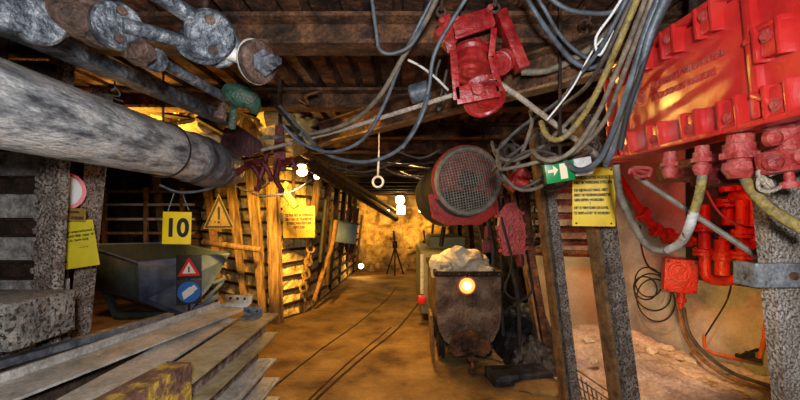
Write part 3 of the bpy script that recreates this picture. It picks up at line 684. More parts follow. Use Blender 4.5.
mb = MB(); vs = []; fs = []
for j in range(21):
    for i in range(13):
        vs.append((cx0-.325+.65*i/12, yf+.04+1.37*j/20, .93+.07*noise.noise(Vector((i*.5, j*.5, 0)))))
for j in range(20):
    for i in range(12): a = j*13+i; fs.append((a, a+1, a+14, a+13))
mb.faces(vs, fs); stuff(mb.build('rock_rubble', 'pale_rock', sharp=30), 'small rubble filling the mine cart beneath the large rocks', 'rubble')
# locomotive behind
t = thing('mine_locomotive', 'olive green vehicle standing on the track behind the mine cart', 'locomotive', (.72, 7.0, 0))
mb = MB(); mb.box((.74, 7.05, .66), (.84, 1.9, .95), bev=.04); mb.build('body', 'loco_green', t)
mb = MB(); mb.box((.80, 7.3, 1.23), (.6, 1.1, .2), bev=.03); mb.build('hood', 'loco_green', t)
mb = MB(); mb.box((.33, 6.05, .42), (.12, .12, .12), bev=.02); mb.build('buffer', 'sign_red', t)
mb = MB(); mb.tube([(.34, 6.12, .5), (.34, 6.12, 1.1)], .03, 10); mb.build('handrail', 'hose_white', t)
mb = MB(); mb.box((.74, 7.05, .14), (.7, 1.8, .12)); mb.build('underframe', 'dark_rust', t)
for sx in (-1, 1):
    for yy in (6.5, 7.6):
        mb = MB(); mb.lathe([(0, .03), (0, .15), (.06, .15), (.06, .03)], (.74+sx*.36, yy, .16), (-sx, 0, 0), 24); mb.build('wheel', 'dark_rust', t)
# rails in the clay
def rail(pts, label, w=.028):
    pts = spline([Vector((p.x, p.y, .0)) for p in pts], 8); mb = MB(); n = len(pts); A = []
    for i, p in enumerate(pts):
        t_ = (pts[min(i+1, n-1)]-pts[max(0, i-1)]).normalized(); s = Vector((t_.y, -t_.x, 0)); zz = floorz(p.x, p.y)
        A.append([mb._v(p+s*u+Vector((0, 0, zz+v))) for u, v in ((-w, -.03), (w, -.03), (w, .006), (-w, .006))])
    for i in range(n-1):
        for j in range(4): mb.bm.faces.new((A[i][j], A[i][(j+1) % 4], A[i+1][(j+1) % 4], A[i+1][j]))
    mb.bm.faces.new(A[0][::-1]); mb.bm.faces.new(A[-1]); return tag(mb.build('track_rail', 'dark_rust'), label, 'rail', 'rails sunk in the clay floor')
rail([G(300, 415), G(318, 398), G(360, 360), G(399, 327), G(415, 308), G(421, 295), G(421, 282)], 'right rail of the track sunk in the clay floor', .014)
rail([G(296, 412), G(311, 398), G(352, 360), G(391, 327)], 'thin guard rail just left of the right sunk rail', .009)
rail([G(245, 410), G(271, 390), G(322, 349), G(366, 317), G(386, 300), G(396, 288)], 'left rail of the track sunk in the clay floor', .010)
# coal heap right of cart
mb = MB(); vs = []; fs = []; nx, ny = 46, 46
for j in range(ny+1):
    for i in range(nx+1):
        x = 1.16+.72*i/nx; y = 4.15+1.6*j/ny; u = i/nx; v = j/ny
        hgt = .05+.42*math.sin(min(1, u*1.25)*PI*.6)*min(1, v*2.2)*1.1
        e = min(1, 8*min(u, 1-u, v*1.2, 1-v)); z = -.02+hgt*e+.06*e*noise.noise(Vector((x*7, y*7, 0)))+.04*e*noise.noise(Vector((x*19, y*19, 3)))
        vs.append((x, y, z))
for j in range(ny):
    for i in range(nx): a = j*(nx+1)+i; fs.append((a, a+1, a+nx+2, a+nx+1))
mb.faces(vs, fs); stuff(mb.build('coal_heap', 'coal', sharp=22), 'heap of black broken coal to the right of the mine cart', 'coal')
mb = MB(); mb.box((1.22, 4.12, .05), (.62, .3, .12), Matrix.Rotation(.15, 3, 'Z'), .015); tag(mb.build('stone_slab', 'coal', sharp=60), 'flat dark slab lying beside the cart coupling', 'slab')
mb = MB(); mb.rock((1.42, 3.92, .0), .16, 4, 3, .3, (1.8, 1.1, .45)); tag(mb.build('clay_mound', 'clay', sharp=40), 'low mound of brown clay beside the dark slab', 'mound')

# ================================================================== BIN
t = thing('steel_bin', 'blue grey steel bin on green feet at the left rear', 'bin', P(150, 300, 6.6)*1.0)
t.location.z = 0
A_, B_, C2, D2 = P(138, 263, 6.1), P(229, 254, 6.75), P(176, 243, 7.3), P(84, 245, 6.6)
a_, b_, c_2, d_2 = P(139, 300, 6.15), P(212, 285, 6.8), P(176, 295, 7.25), P(86, 288, 6.6); e_ = P(184, 318, 6.35)
mb = MB(); mb.faces([A_, D2, d_2, a_], [(0, 1, 2, 3)]); o = mb.build('side_panel', 'bin_green', t); md = o.modifiers.new('s', 'SOLIDIFY'); md.thickness = .03
mb = MB(); mb.faces([A_, B_, b_, e_, a_], [(0, 1, 2, 3, 4)]); o = mb.build('front_panel', 'bin_blue_flash', t); md = o.modifiers.new('s', 'SOLIDIFY'); md.thickness = .03
mb = MB(); mb.faces([B_, C2, D2, d_2, c_2, b_, a_, e_], [(0, 1, 4, 5), (1, 2, 3, 4), (6, 7, 5, 4, 3)]); o = mb.build('rear_panel', 'bin_green', t); md = o.modifiers.new('s', 'SOLIDIFY'); md.thickness = .03
mb = MB(); mb.tube([A_, B_], .02, 8); mb.tube([A_, D2], .02, 8); mb.tube([D2, C2], .02, 8); mb.tube([C2, B_], .02, 8); mb.build('rim', 'bin_blue_flash', t)
mb = MB(); mb.prism([(-.04, 0), (.04, 0), (.04, .08), (-.04, .08)], P(118, 317, 6.5), P(184, 316, 6.6), (0, 1, 0))
mb.box((P(118, 314, 6.5)+P(104, 290, 6.6))/2, (.09, .09, .5), Matrix.Rotation(-.42, 3, 'Y')); mb.box(P(178, 310, 6.5), (.09, .12, .2)); mb.build('foot', 'bin_green', t)
mb = MB(); mb.tube([P(205, 300, 6.6), P(222, 283, 6.6), P(226, 278, 6.6), P(214, 283, 6.6)], .03, 8); mb.tube([P(195, 310, 6.4), P(218, 296, 6.5)], .045, 8); mb.build('lock_lever', 'bin_blue_flash', t)
# flat signs
def sign(name, c, nrm, w, h, m, label, cat='sign', roll=0, loc=None, thick=.006, back=None):
    t = thing(name, label, cat, c); mx = frame(c, nrm, roll=roll)
    mb = MB(); mb.m = mx; mb.box((0, 0, 0), (w, h, thick), bev=min(.003, thick*.4)); mb.build('plate', m, t); return t, mx @ Matrix.Translation((0, 0, thick/2+.0006))
t, mx = sign('warning_sign', P(189, 267, 5.95), (.35, -1, 0), .34, .36, 'black_plate', 'red and white warning triangle on a black plate at the bin corner')
mb = MB(); mb.m = mx; mb.plate([(-.15, -.13), (.15, -.13), (0, .15)], .003); mb.build('triangle_border', 'sign_red', t)
mb = MB(); mb.m = mx @ Matrix.Translation((0, 0, .003)); mb.plate([(-.09, -.095), (.09, -.095), (0, .075)], .002); mb.build('triangle_field', 'white_paint', t)
mb = MB(); mb.m = mx @ Matrix.Translation((0, 0, .006)); mb.box((0, -.035, 0), (.02, .085, .002)); mb.build('pictogram', 'ink', t)
t, mx = sign('mandatory_sign', P(189, 292, 5.95), (.35, -1, 0), .34, .36, 'black_plate', 'round blue sign with a white lamp symbol below the warning triangle')
mb = MB(); mb.m = mx; mb.plate([(.155*math.cos(a), .155*math.sin(a)) for a in [2*PI*i/32 for i in range(32)]], .003); mb.build('disc', 'sign_blue', t)
mb = MB(); mb.m = mx @ Matrix.Translation((0, 0, .003)) @ Matrix.Rotation(.62, 4, 'Z'); mb.plate([(-.12, -.05), (.05, -.05), (.06, -.035), (.12, -.035), (.12, .045), (.06, .045), (.05, .06), (-.08, .05)], .002); mb.build('pictogram', 'white_paint', t)
mb = MB(); mb.tube([P(189, 255, 5.99), P(189, 330, 5.99)], .02, 8); mb.lathe([(0, .14), (.03, .13), (.03, 0)], (P(189, 330, 5.99).x, 5.99, -.01), (0, 0, 1), 20)
tag(mb.build('sign_stand', 'dark_rust'), 'thin dark post carrying the triangle and round signs by the bin', 'stand')
# number plate
t, mx = sign('number_plate', P(177, 228, 2.72), (.12, -1, .03), .185, .22, 'sign_yellow', 'yellow plate with black number 10 hanging below the duct', roll=-.02)
text('10', .17, mx @ Matrix.Translation((0, -.004, 0)), 'ink', t, 'digits', sx=.92, bold=.006)
mb = MB(); mb.tube([P(168, 211, 2.71), P(174, 193, 2.72)], .0035, 6); mb.tube([P(189, 211, 2.71), P(182, 193, 2.72)], .0035, 6); mb.build('string', 'cable_blue', t)
# hanging triangle
t = thing('warning_triangle', 'yellow triangular warning sign with black border hanging at the left rear', 'sign', P(219, 213, 5.4)); mx = frame(P(219, 213, 5.4), (.15, -1, 0))
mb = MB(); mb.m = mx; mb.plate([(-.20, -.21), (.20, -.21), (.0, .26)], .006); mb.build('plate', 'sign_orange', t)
mb = MB(); mb.m = mx @ Matrix.Translation((0, 0, .0065)); o3 = [(-.185, -.20), (.185, -.20), (0, .235)]; i3 = [(-.145, -.175), (.145, -.175), (0, .165)]
mb.faces([(x, y, 0) for x, y in o3+i3], [(0, 1, 4, 3), (1, 2, 5, 4), (2, 0, 3, 5)]); mb.build('border', 'ink', t)
mb = MB(); mb.m = mx @ Matrix.Translation((0, 0, .007)); mb.plate([(-.012, -.09), (.012, -.09), (.018, .06), (0, .10), (-.018, .06)], .002); mb.box((0, -.125, 0), (.03, .03, .003)); mb.build('pictogram', 'ink', t)
mb = MB(); v = P(219, 195, 5.4); mb.tube([v, (v.x, v.y, 2.6)], .004, 6); mb.build('string', 'cable_dark', t)
# olive sign left
t, mx = sign('notice_board', P(74, 245, 2.5), (.2, -1, 0), .25, .29, 'sign_olive', 'olive yellow notice with three lines beside the toothed post', roll=.14)
text('Bij alarm gewaarschuwd u\nzich onmiddellijk naar de\nnaar de bovenzij', .023, mx @ Matrix.Translation((.01, .055, 0)), 'ink', t, spacing=1.15, bold=.0006)
text('n. b. bedrijf', .012, mx @ Matrix.Translation((.05, -.02, 0)), 'ink', t)
mb = MB(); v = P(70, 215, 2.52); mb.tube([P(76, 222, 2.52), P(85, 214, 2.7)], .005, 6); mb.build('string', 'cable_dark', t)
t, mx = sign('orange_tag', P(76, 215, 2.49), (.2, -1, 0), .11, .085, 'sign_orange', 'small burnt orange tag above the olive notice', roll=-.05)
mb = MB(); mb.m = mx; mb.box((-.01, .018, .001), (.06, .012, .001)); mb.box((.01, -.018, .001), (.07, .02, .001)); mb.build('mark', 'rust_brown', t)
t = thing('round_sign', 'round white sign with a red rim half hidden behind the toothed post', 'sign', P(66, 191, 2.6)); mx = frame(P(66, 191, 2.6), (.75, -1, 0))
mb = MB(); mb.m = mx; mb.plate([(.105*math.cos(a), .12*math.sin(a)) for a in [2*PI*i/32 for i in range(32)]], .006); mb.build('rim', 'sign_red', t)
mb = MB(); mb.m = mx @ Matrix.Translation((0, 0, .0065)); mb.plate([(.082*math.cos(a), .097*math.sin(a)) for a in [2*PI*i/32 for i in range(32)]], .002); mb.build('face', 'white_paint', t)
# rear yellow notice
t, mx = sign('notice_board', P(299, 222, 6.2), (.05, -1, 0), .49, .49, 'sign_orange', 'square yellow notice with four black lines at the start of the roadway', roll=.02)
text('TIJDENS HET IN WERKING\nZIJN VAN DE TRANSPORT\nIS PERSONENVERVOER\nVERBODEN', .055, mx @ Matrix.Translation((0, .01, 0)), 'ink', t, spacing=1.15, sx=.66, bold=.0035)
mb = MB(); mb.box((-1.66, 6.24, 2.12), (.05, .02, .95)); mb.build('batten', 'timber_dark', t)
# right yellow sign
t, mx = sign('notice_board', P(593.5, 197, 2.42), (-.42, -1, 0), .235, .355, 'sign_yellow', 'tall yellow notice with black print wired to the leaning right post', roll=.0, thick=.005)
for (s, z, y, w_) in (('VOORZICHTIG HOOG T.G.', .025, .118, .72), ('NIET IN WERKING STELLEN', .022, .088, .76), ('DE RIJDRAAD MAG, MET', .021, .042, .80), ('EERST DE BEDIENINGSMEESTER', .021, .012, .68), ('GEROEPEN WORDEN', .021, -.018, .8), ('HET IS VERBODEN DE KABEL', .021, -.066, .70), ('TE VERPLAATST TE WORDEN', .021, -.098, .70)):
    text(s, z, mx @ Matrix.Translation((-.108, y, 0)), 'ink', t, align='LEFT', sx=w_, bold=.0014)
mb = MB(); mb.m = mx
for u, v in ((-.095, .16), (.095, .16), (-.095, -.16), (.095, -.16)): mb.lathe([(0, .006), (.002, .005), (.002, 0)], (u, v, 0), (0, 0, 1), 10)
mb.build('rivet', 'dark_rust', t)
# exit light
t = thing('exit_light', 'green and cream exit light with arrow above the middle leaning post', 'exit light', P(565, 172, 1.98)); mx = frame(P(560, 172, 1.98), (-.12, -1, -.1), roll=.17) @ Matrix.Scale(.76, 4)
mb = MB(); mb.m = mx; mb.box((.0, 0, -.04), (.18, .13, .08), bev=.006); mb.build('housing', 'sign_green', t)
mb = MB(); mb.m = mx; mb.box((.15, 0.01, -.04), (.11, .115, .075), bev=.01); mb.build('end_cap', 'hose_white', t)
mb = MB(); mb.m = mx @ Matrix.Translation((0, 0, .002)); mb.plate([(.0, -.048), (.045, -.048), (.045, .052), (.0, .052)], .002); mb.build('door_symbol', 'sign_cream', t)
mb = MB(); mb.m = mx @ Matrix.Translation((0, 0, .002)); mb.plate([(-.075, .005), (-.04, .005), (-.04, -.02), (-.01, .018), (-.04, .05), (-.04, .025), (-.075, .025)], .002); mb.build('arrow', 'sign_cream', t)
mb = MB(); v = mx @ Vector((.02, .06, -.04)); mb.tube([v, (v.x, v.y, 2.76)], .008, 6); mb.build('hanger', 'dark_rust', t)

# ================================================================== PULLEY BLOCK
Yp = 2.0
t = thing('pulley_block', 'red painted double pulley block hanging from the roof', 'pulley', P(478, 60, Yp))
PX = lambda px, py, dy=0: P(px, py, Yp+dy)
def bar(mb, a, b, w, th=.012, dy0=0, dy1=0):
    A, B = PX(*a, dy0), PX(*b, dy1); d = (B-A).normalized(); s = d.cross(Vector((0, 1, 0))).normalized(); k = d.cross(s)
    mb.box((A+B)/2, ((B-A).length, w, th), Matrix((d, s, k)).transposed(), .003)
mb = MB(); bar(mb, (453, 28), (493, 16), .09, .015); bar(mb, (455, 38), (494, 25), .02, .02, -.03, -.03); mb.build('top_plate', 'red_paint', t)
mb = MB(); bar(mb, (437, 32), (453, 48), .05, .09, .03, .03); bar(mb, (499, 14), (522, 70), .055, .10, .06, .06); mb.build('side_frame', 'red_paint', t)
mb = MB(); bar(mb, (445, 15), (452, 52), .05, .012); bar(mb, (453, 50), (457, 100), .035, .012, -.07, -.07); bar(mb, (494, 28), (491, 58), .03, .012, -.07, -.07); bar(mb, (491, 56), (500, 92), .035, .012, -.07, -.07); bar(mb, (456, 96), (499, 88), .085, .012, -.07, -.07); mb.build('strap', 'red_paint', t)
def sheave(px, py, R, dy, par, tilt):
    c = PX(px, py, dy); d = Vector(tilt).normalized()
    mb = MB(); mb.lathe([(-.035, R*.75), (-.035, R), (-.022, R), (-.006, R*.78), (.006, R*.78), (.022, R), (.035, R), (.037, R*.88), (.028, R*.8), (.028, R*.4), (.045, R*.36), (.045, R*.2), (.052, R*.18), (.052, 0)], c, d, 36); return mb.build('sheave', 'red_paint', par)
c = PX(471, 64, .02)
mb = MB(); mb.lathe([(-.075, .06), (-.07, .095), (-.055, .095), (-.04, .082), (.02, .082), (.035, .104), (.05, .104), (.05, .088), (.04, .084), (.04, .05), (.055, .045), (.055, .022), (.066, .020), (.066, 0)], c, (-.05, -.30, -.95), 36); mb.build('sheave', 'red_paint', t)
sheave(476, 48, .07, .09, t, (-.05, -.62, .75)); sheave(483, 96, .105, .0, t, (.1, -.62, -.78)); sheave(502, 62, .06, .04, t, (-.5, -.72, -.5))
mb = MB(); hexbolt(mb, PX(477, 90, -.085), (0, -1, 0), .030, .022); mb.build('bolt', 'red_dusty', t)
for a in ((454, 20), (488, 10), (440, 23)):
    mb = MB(); hexbolt(mb, PX(*a, -.02), (.2, -1, 0), .015, .03); mb.build('bolt', 'red_dusty', t)
for (x0, y0) in ((441, 12), (495, 8)):
    mb = MB(); q = PX(x0, y0, .0); k = 0; z = q.z
    while z < 2.78: mb.ring((q.x, q.y, z), (1, 0, 0) if k % 2 else (0, 1, 0), .022, .008, 12, 6); z += .034; k += 1
    mb.build('chain', 'linkage_rust', t)
cable([(262, 150, 2.9), (330, 133, 2.5), (400, 112, 2.15), (462, 93, 1.97), (478, 98, 1.93)], .0125, 'rope', 'pale haulage rope running left from the red pulley block', 'rope', 'haulage_rope', sm=5)
cable([(482, 88, 1.95), (500, 84, 1.95), (560, 128, 2.1), (607, 162, 2.3)], .0145, 'rope', 'pale haulage rope running down right from the red pulley block', 'rope', 'haulage_rope', sm=3)
# small bluish drum left of pulley
mb = MB(); mb.lathe([(0, .045), (.01, .055), (.11, .055), (.12, .04), (.12, 0)], P(410, 95, 2.3), (1, -.2, .25), 20); tag(mb.build('small_drum', 'cable_blue'), 'small blue grey drum behind the haulage rope, left of pulley', 'drum')

# ================================================================== CABLES
CG = 'cables hanging under the roof'
C = [
 ([(371, -8, 1.85), (376, 30, 1.85), (380, 50, 1.85), (395, 53, 1.85), (415, 40, 1.85), (437, -8, 1.85)], .0085, 'cable_grey', 'thin grey cable making a narrow loop at the top centre'),
 ([(262, 138, 2.7), (310, 134, 2.5), (350, 122, 2.3), (378, 98, 2.1), (400, 62, 1.95), (425, 22, 1.85), (440, -8, 1.8)], .0125, 'cable_tan', 'tan cable sweeping from the duct end up to top centre'),
 ([(283, 125, 2.4), (300, 142, 2.4), (330, 152, 2.3), (362, 140, 2.2), (384, 105, 2.1), (404, 55, 1.95), (436, -8, 1.85)], .0095, 'cable_blue', 'blue grey cable beside the tan one, sweeping to the left'),
 ([(280, 106, 2.6), (300, 128, 2.5), (325, 153, 2.4), (362, 162, 2.3), (395, 152, 2.2), (415, 128, 2.1), (428, 92, 2.05), (436, 50, 2.0), (470, -8, 1.9)], .0105, 'cable_grey', 'long grey cable with the lowest sag above the hanging ring'),
 ([(276, 108, 2.7), (290, 122, 2.6), (308, 148, 2.5), (324, 150, 2.5)], .012, 'rubber_black', 'short black cable drooping right of the maroon clamp'),
 ([(408, 60, 2.15), (420, 66, 2.15), (436, 78, 2.15), (448, 90, 2.2)], .007, 'hose_white', 'short pale wire crossing left of the pulley block'),
 ([(428, 95, 2.0), (424, 110, 1.98), (415, 130, 2.0), (402, 148, 2.05)], .009, 'cable_blue', 'short blue cable end dropping left below the pulley rope'),
 ([(450, 30, 2.2), (466, 8, 2.15), (474, -8, 2.1)], .012, 'cable_blue', 'thick blue cable passing behind the top of the pulley'),
 ([(524, -8, 1.8), (535, 12, 1.8), (553, 38, 1.85), (572, 60, 1.9), (590, 68, 1.9), (606, 58, 1.85), (622, 30, 1.8), (640, -8, 1.75)], .012, 'cable_blue', 'blue grey cable in a deep U right of the pulley block'),
 ([(534, -8, 1.85), (545, 10, 1.85), (560, 35, 1.9), (580, 54, 1.92), (598, 60, 1.92), (613, 40, 1.88)], .009, 'cable_grey', 'grey cable nested inside the blue U-shaped one'),
 ([(522, 72, 2.1), (545, 71, 2.05), (568, 62, 2.0), (598, 42, 1.9), (640, -5, 1.75)], .0185, 'cable_tan', 'thick tan hose passing just right of the pulley block'),
 ([(545, -6, 1.7), (565, 8, 1.7), (588, 13, 1.7), (612, 12, 1.7), (634, -4, 1.68)], .010, 'cable_grey', 'grey cable sagging shallowly near the top of picture'),
 ([(640, -8, 1.5), (622, 35, 1.55), (607, 70, 1.65), (590, 105, 1.75), (570, 132, 1.85), (556, 140, 1.9), (546, 134, 1.95), (541, 122, 2.0)], .0135, 'hose_yellow', 'thick dirty yellow hose ending in a hook-shaped loop'),
 ([(648, -8, 1.5), (632, 35, 1.55), (613, 80, 1.65), (597, 115, 1.75), (575, 148, 1.85), (555, 160, 1.9), (540, 158, 1.95), (533, 150, 2.0)], .0115, 'cable_tan', 'tan hose looping just below the yellow hose'),
 ([(655, -8, 1.45), (640, 30, 1.5), (622, 78, 1.6), (604, 122, 1.75), (575, 152, 1.9), (545, 160, 2.0), (520, 166, 2.1), (500, 168, 2.2), (497, 150, 2.3)], .0105, 'cable_tan', 'tan cable curving far left toward the fan guard'),
 ([(661, -8, 1.4), (645, 35, 1.45), (628, 90, 1.55), (610, 140, 1.7), (596, 163, 1.8), (578, 170, 1.9), (563, 160, 2.0)], .0135, 'cable_blue', 'blue cable hanging in a low loop above the yellow notice'),
 ([(668, -8, 1.35), (650, 35, 1.4), (634, 95, 1.5), (617, 140, 1.6), (606, 165, 1.7)], .013, 'cable_blue', 'blue cable nearest the red cover, running straight down'),
 ([(674, -8, 1.35), (655, 30, 1.4), (640, 75, 1.45), (628, 110, 1.5), (620, 150, 1.55)], .010, 'rubber_black', 'black cable tucked against the red cover edge'),
 ([(630, -8, 1.55), (616, 20, 1.6), (598, 52, 1.7), (575, 80, 1.9), (560, 100, 2.1), (520, 128, 2.4), (498, 150, 2.6)], .010, 'cable_grey', 'grey cable crossing the girder toward the fan'),
 ([(635, -8, 1.55), (620, 25, 1.6), (602, 62, 1.7), (585, 88, 1.85), (560, 108, 2.1), (530, 140, 2.3), (505, 160, 2.4), (492, 172, 2.7)], .010, 'cable_dark', 'dark cable below the grey one crossing the girder'),
 ([(600, 90, 1.9), (580, 110, 2.0), (560, 130, 2.1), (540, 148, 2.2), (515, 160, 2.3), (497, 156, 2.4), (492, 142, 2.5)], .011, 'cable_tan', 'tan cable loop ending left near the fan'),
 ([(598, 120, 2.0), (585, 142, 2.05), (560, 162, 2.1), (545, 184, 2.2), (522, 190, 2.3), (505, 178, 2.35), (498, 160, 2.4)], .011, 'cable_tan', 'tan cable in the lowest loop beside the exit light'),
 ([(592, 150, 2.1), (570, 158, 2.1), (535, 150, 2.2), (512, 160, 2.3), (500, 176, 2.4), (520, 188, 2.35), (545, 176, 2.3)], .009, 'cable_dark', 'dark curled cable left of the exit light'),
 ([(530, 110, 2.3), (532, 122, 2.3), (527, 140, 2.3), (520, 158, 2.35), (514, 172, 2.4)], .011, 'cable_tan', 'tan cable dropping from the girder between the loops'),
 ([(603, 38, 1.75), (590, 55, 1.8), (572, 88, 1.85), (547, 120, 1.95)], .0045, 'white_paint', 'thin white wire crossing in front of the girder'),
 ([(626, -8, 1.6), (612, 14, 1.65), (596, 38, 1.7), (600, 55, 1.7), (613, 30, 1.65)], .006, 'white_paint', 'thin white wire kinked near the top right cables'),
 ([(530, 180, 2.6), (548, 190, 2.6), (563, 186, 2.6), (570, 180, 2.6)], .008, 'cable_grey', 'grey cable end curled under the exit light'),
 ([(616, 165, 1.9), (620, 195, 1.9), (632, 222, 1.88), (648, 246, 1.86), (668, 250, 1.84), (684, 238, 1.82)], .017, 'cable_tan', 'thick tan hose sagging below the red cover at left'),
 ([(440, 60, 2.3), (436, 78, 2.3), (446, 92, 2.3), (438, 110, 2.3), (447, 70, 2.3)], .008, 'cable_dark', 'dark coiled cable left behind the pulley straps'),
]
for pts, r, m, lb in C: cable(pts, r, m, lb, group=CG)
# cables along the roadway roof, behind
for i, (z, x, sag) in enumerate([(2.22, -.9, .05), (2.25, -.5, .09), (2.2, .1, .07), (2.24, .5, .1), (2.2, -.2, .05)]):
    mb = MB(); pts = []
    for k in range(5):
        y0 = 4.75+.0*i; pts.append(Vector((x-1.0+.62*k, 4.9+.45*i+.25*math.sin(k*1.3+i), z-sag*math.sin(k*PI/2)**2+.05*i*.3+.12)))
    mb.tube(pts, .014, 7, smooth=6)
    tag(mb.build('cable', 'cable_dark', sharp=60), ['dark cable sagging across the roof nearest behind the hanging ring', 'second dark cable across the roof behind the hanging ring', 'third dark cable across the roof left of the fan', 'fourth dark cable across the roof beside the fan chain', 'rearmost dark cable across the roof before the roof step'][i], 'cable', 'dark cables across the roof')
# hanging ring
t = thing('hanging_ring', 'white ring handle hanging on a cord in the middle', 'handle', P(378, 182, 3.4))
mb = MB(); mb.ring(P(378, 182, 3.4), (.1, 1, 0), .044, .010, 32, 8); mb.build('ring', 'white_paint', t)
mb = MB(); mb.tube([P(378, 176, 3.4), P(378.5, 163, 3.4), P(379, 150, 3.4), (P(379, 150, 3.4).x, 3.4, 2.62)], [.009, .009, .005, .005], 8); mb.build('cord', 'hose_white', t)
# two pipes in the roadway's upper left corner
mb = MB(); mb.tube([P(300, 150, 4.3), P(398, 213, 11.5)], .05, 16); tag(mb.build('roof_pipe', 'orange_edge'), 'upper rusty pipe running into the roadway at top left', 'pipe')
mb = MB(); mb.tube([P(312, 166, 4.6), P(396, 219, 11.5)], .075, 16); mb.lathe([(0, .10), (.06, .10)], P(338, 182, 6.2), (.2, 1, 0), 20); tag(mb.build('roof_pipe', 'dark_rust'), 'lower thicker pipe running into the roadway at top left', 'pipe')

# tools, panel and hose on the roadway left wall
t = thing('cabinet_box', 'small blue grey box tilted on the roadway left wall', 'box', P(344, 233, 7.2)); mb = MB(); mb.m = frame(P(345, 233, 7.2), (.7, -1, 0), roll=-.15); mb.box((0, 0, 0), (.42, .36, .14), bev=.02); mb.build('case', 'bin_blue_flash', t); mb = MB(); mb.m = frame(P(345, 233, 7.2), (.7, -1, 0), roll=-.15); mb.box((0, .19, .01), (.44, .03, .16), bev=.006); mb.build('lid', 'bin_green', t)
mb = MB(); mb.tube([P(336, 220, 7.0), P(332, 245, 7.0), P(322, 275, 7.0), P(314, 300, 7.0)], .04, 8, smooth=5); tag(mb.build('hanging_hose', 'orange_edge'), 'thick ochre hose hanging by the blue grey box', 'hose')
mb = MB()
for k in range(10): mb.ring(P(313-1.2*k, 236+6.5*k, 6.6), (1, 0, 0) if k % 2 else (.1, 1, 0), .06, .02, 12, 6)
tag(mb.build('chain', 'timber'), 'heavy ochre chain hanging below the yellow notice edge', 'chain')
mb = MB(); mb.ring(P(352, 248, 8.0), (1, -.3, 0), .16, .03, 20, 8); tag(mb.build('hose_coil', 'orange_edge'), 'round hose coil on the dark roadway left wall', 'coil')
for (x, ya, lb, kk) in ((340, 0, 'reddish bar leaning on the roadway wall, left one of two', 0), (349, 0, 'reddish bar leaning on the roadway wall, right one of two', 1)):
    mb = MB(); mb.tube([P(x, 262, 7.8), P(x+9, 208, 7.8)], .03, 8); tag(mb.build('pit_bar', 'maroon'), lb, 'bar', 'bars leaning on the roadway wall')
# tripods in front of the rock face
for (x, y, lb) in ((395, 11.4, 'dark tripod stand in the centre before the rock face'), (425, 11.6, 'dark tripod stand on the right before the rock face')):
    t = thing('tripod', lb, 'tripod', ((x-400)/400*y, y, 0)); cx_ = (x-400)/400*y
    for a in (0, 2.1, 4.2):
        mb = MB(); mb.tube([(cx_+.28*math.cos(a+.5), y+.2*math.sin(a+.5), 0), (cx_, y, .78)], .022, 8); mb.build('leg', 'dark_rust', t)
    mb = MB(); mb.box((cx_, y, .86), (.14, .14, .2), bev=.02); mb.cyl((cx_, y, .9), (cx_-.04, y, 1.25), .025, n=8); mb.build('head', 'dark_rust', t)
for i, (x, z, r, lb) in enumerate([(-.9, .3, .16, 'fallen rock at the left foot of the rock face'), (.1, .12, .14, 'fallen rock in the middle before the rock face'), (.85, .2, .18, 'fallen rock at the right foot of the rock face')]):
    mb = MB(); mb.rock((x, 12.2, r*.6), r, i+11, 3, .35); tag(mb.build('rock', 'rock_yellow', sharp=18), lb, 'rock', 'fallen rocks before the rock face')

# ================================================================== LAMPS
def lamp_obj(p, e, col, r=.06, label=None):
    l = bpy.data.lights.new('lamp_light', 'POINT'); l.energy = e; l.color = col; l.shadow_soft_size = r
    o = bpy.data.objects.new('lamp_light', l); COL.objects.link(o); o.location = p; return o
def bulb(p, e, col, label, r=.06, m='bulb_warm', off=(0, -.12, -.03), name='pit_lamp', zc=2.78):
    p = Vector(p); t = thing(name, label, 'lamp', p)
    mb = MB(); mb.lathe([(0, r*.3), (r*.25, r*.75), (r, r), (r*1.75, r*.75), (r*2, r*.2), (r*2, 0)], p-Vector((0, 0, r)), (0, 0, 1), 20); mb.build('bulb', m, t)
    mb = MB(); mb.lathe([(0, r*.9), (.05, r*.7), (.09, r*.4), (.09, 0)], p+Vector((0, 0, r*.9)), (0, 0, 1), 16); mb.tube([p+Vector((0, 0, r)), Vector((p.x, p.y, zc))], .008, 6); mb.build('socket', 'dark_rust', t)
    if e: lamp_obj(p+Vector(off), e, col, r)
    return t
def spot(p, to, e, col, ang, r=.05, blend=.6):
    l = bpy.data.lights.new('spot_light', 'SPOT'); l.energy = e; l.color = col; l.spot_size = math.radians(ang); l.spot_blend = blend; l.shadow_soft_size = r
    o = bpy.data.objects.new('spot_light', l); COL.objects.link(o); o.location = p; d = Vector(to)-Vector(p); o.rotation_euler = d.to_track_quat('-Z', 'Y').to_euler(); return o
WARM = (1, .60, .16); AMB = (1, .50, .12)
bulb(P(400, 200, 11.2), 60, WARM, 'bright round lamp at the end of the roadway', .13, off=(0, -.3, -.05), zc=2.46)
mb = MB(); mb.box(P(401, 210, 11.1), (.22, .05, .24), bev=.01); tag(mb.build('light_panel', 'bulb_white'), 'small square white lit panel beneath the far round lamp', 'light')
bulb(P(388, 211, 11.8), 0, WARM, 'tiny lamp left of the square lit panel', .045, 'bulb_white', zc=2.46)
bulb(P(420, 211, 11.8), 0, WARM, 'tiny lamp right of the square lit panel', .04, 'bulb_warm', zc=2.46)
t = bulb(P(361, 266, 11.0), 12, WARM, 'small glowing lamp low at the left foot of the rock face', .07, off=(.1, -.2, .1), zc=.6)
bulb(P(302, 170, 5.4), 25, WARM, 'bright oval lamp in the roof beside the start of the roadway', .08, off=(0, -.3, -.15))
bulb(P(317, 176, 6.2), 0, WARM, 'second smaller lamp just below the bright oval one', .05, zc=2.6)
bulb((-2.35, 3.35, 2.33), 6, WARM, 'unseen lamp added behind the grey duct to light the packed rock', .06, off=(0, -.12, .0))  # unseen lamp put in for the yellow glow on the rock
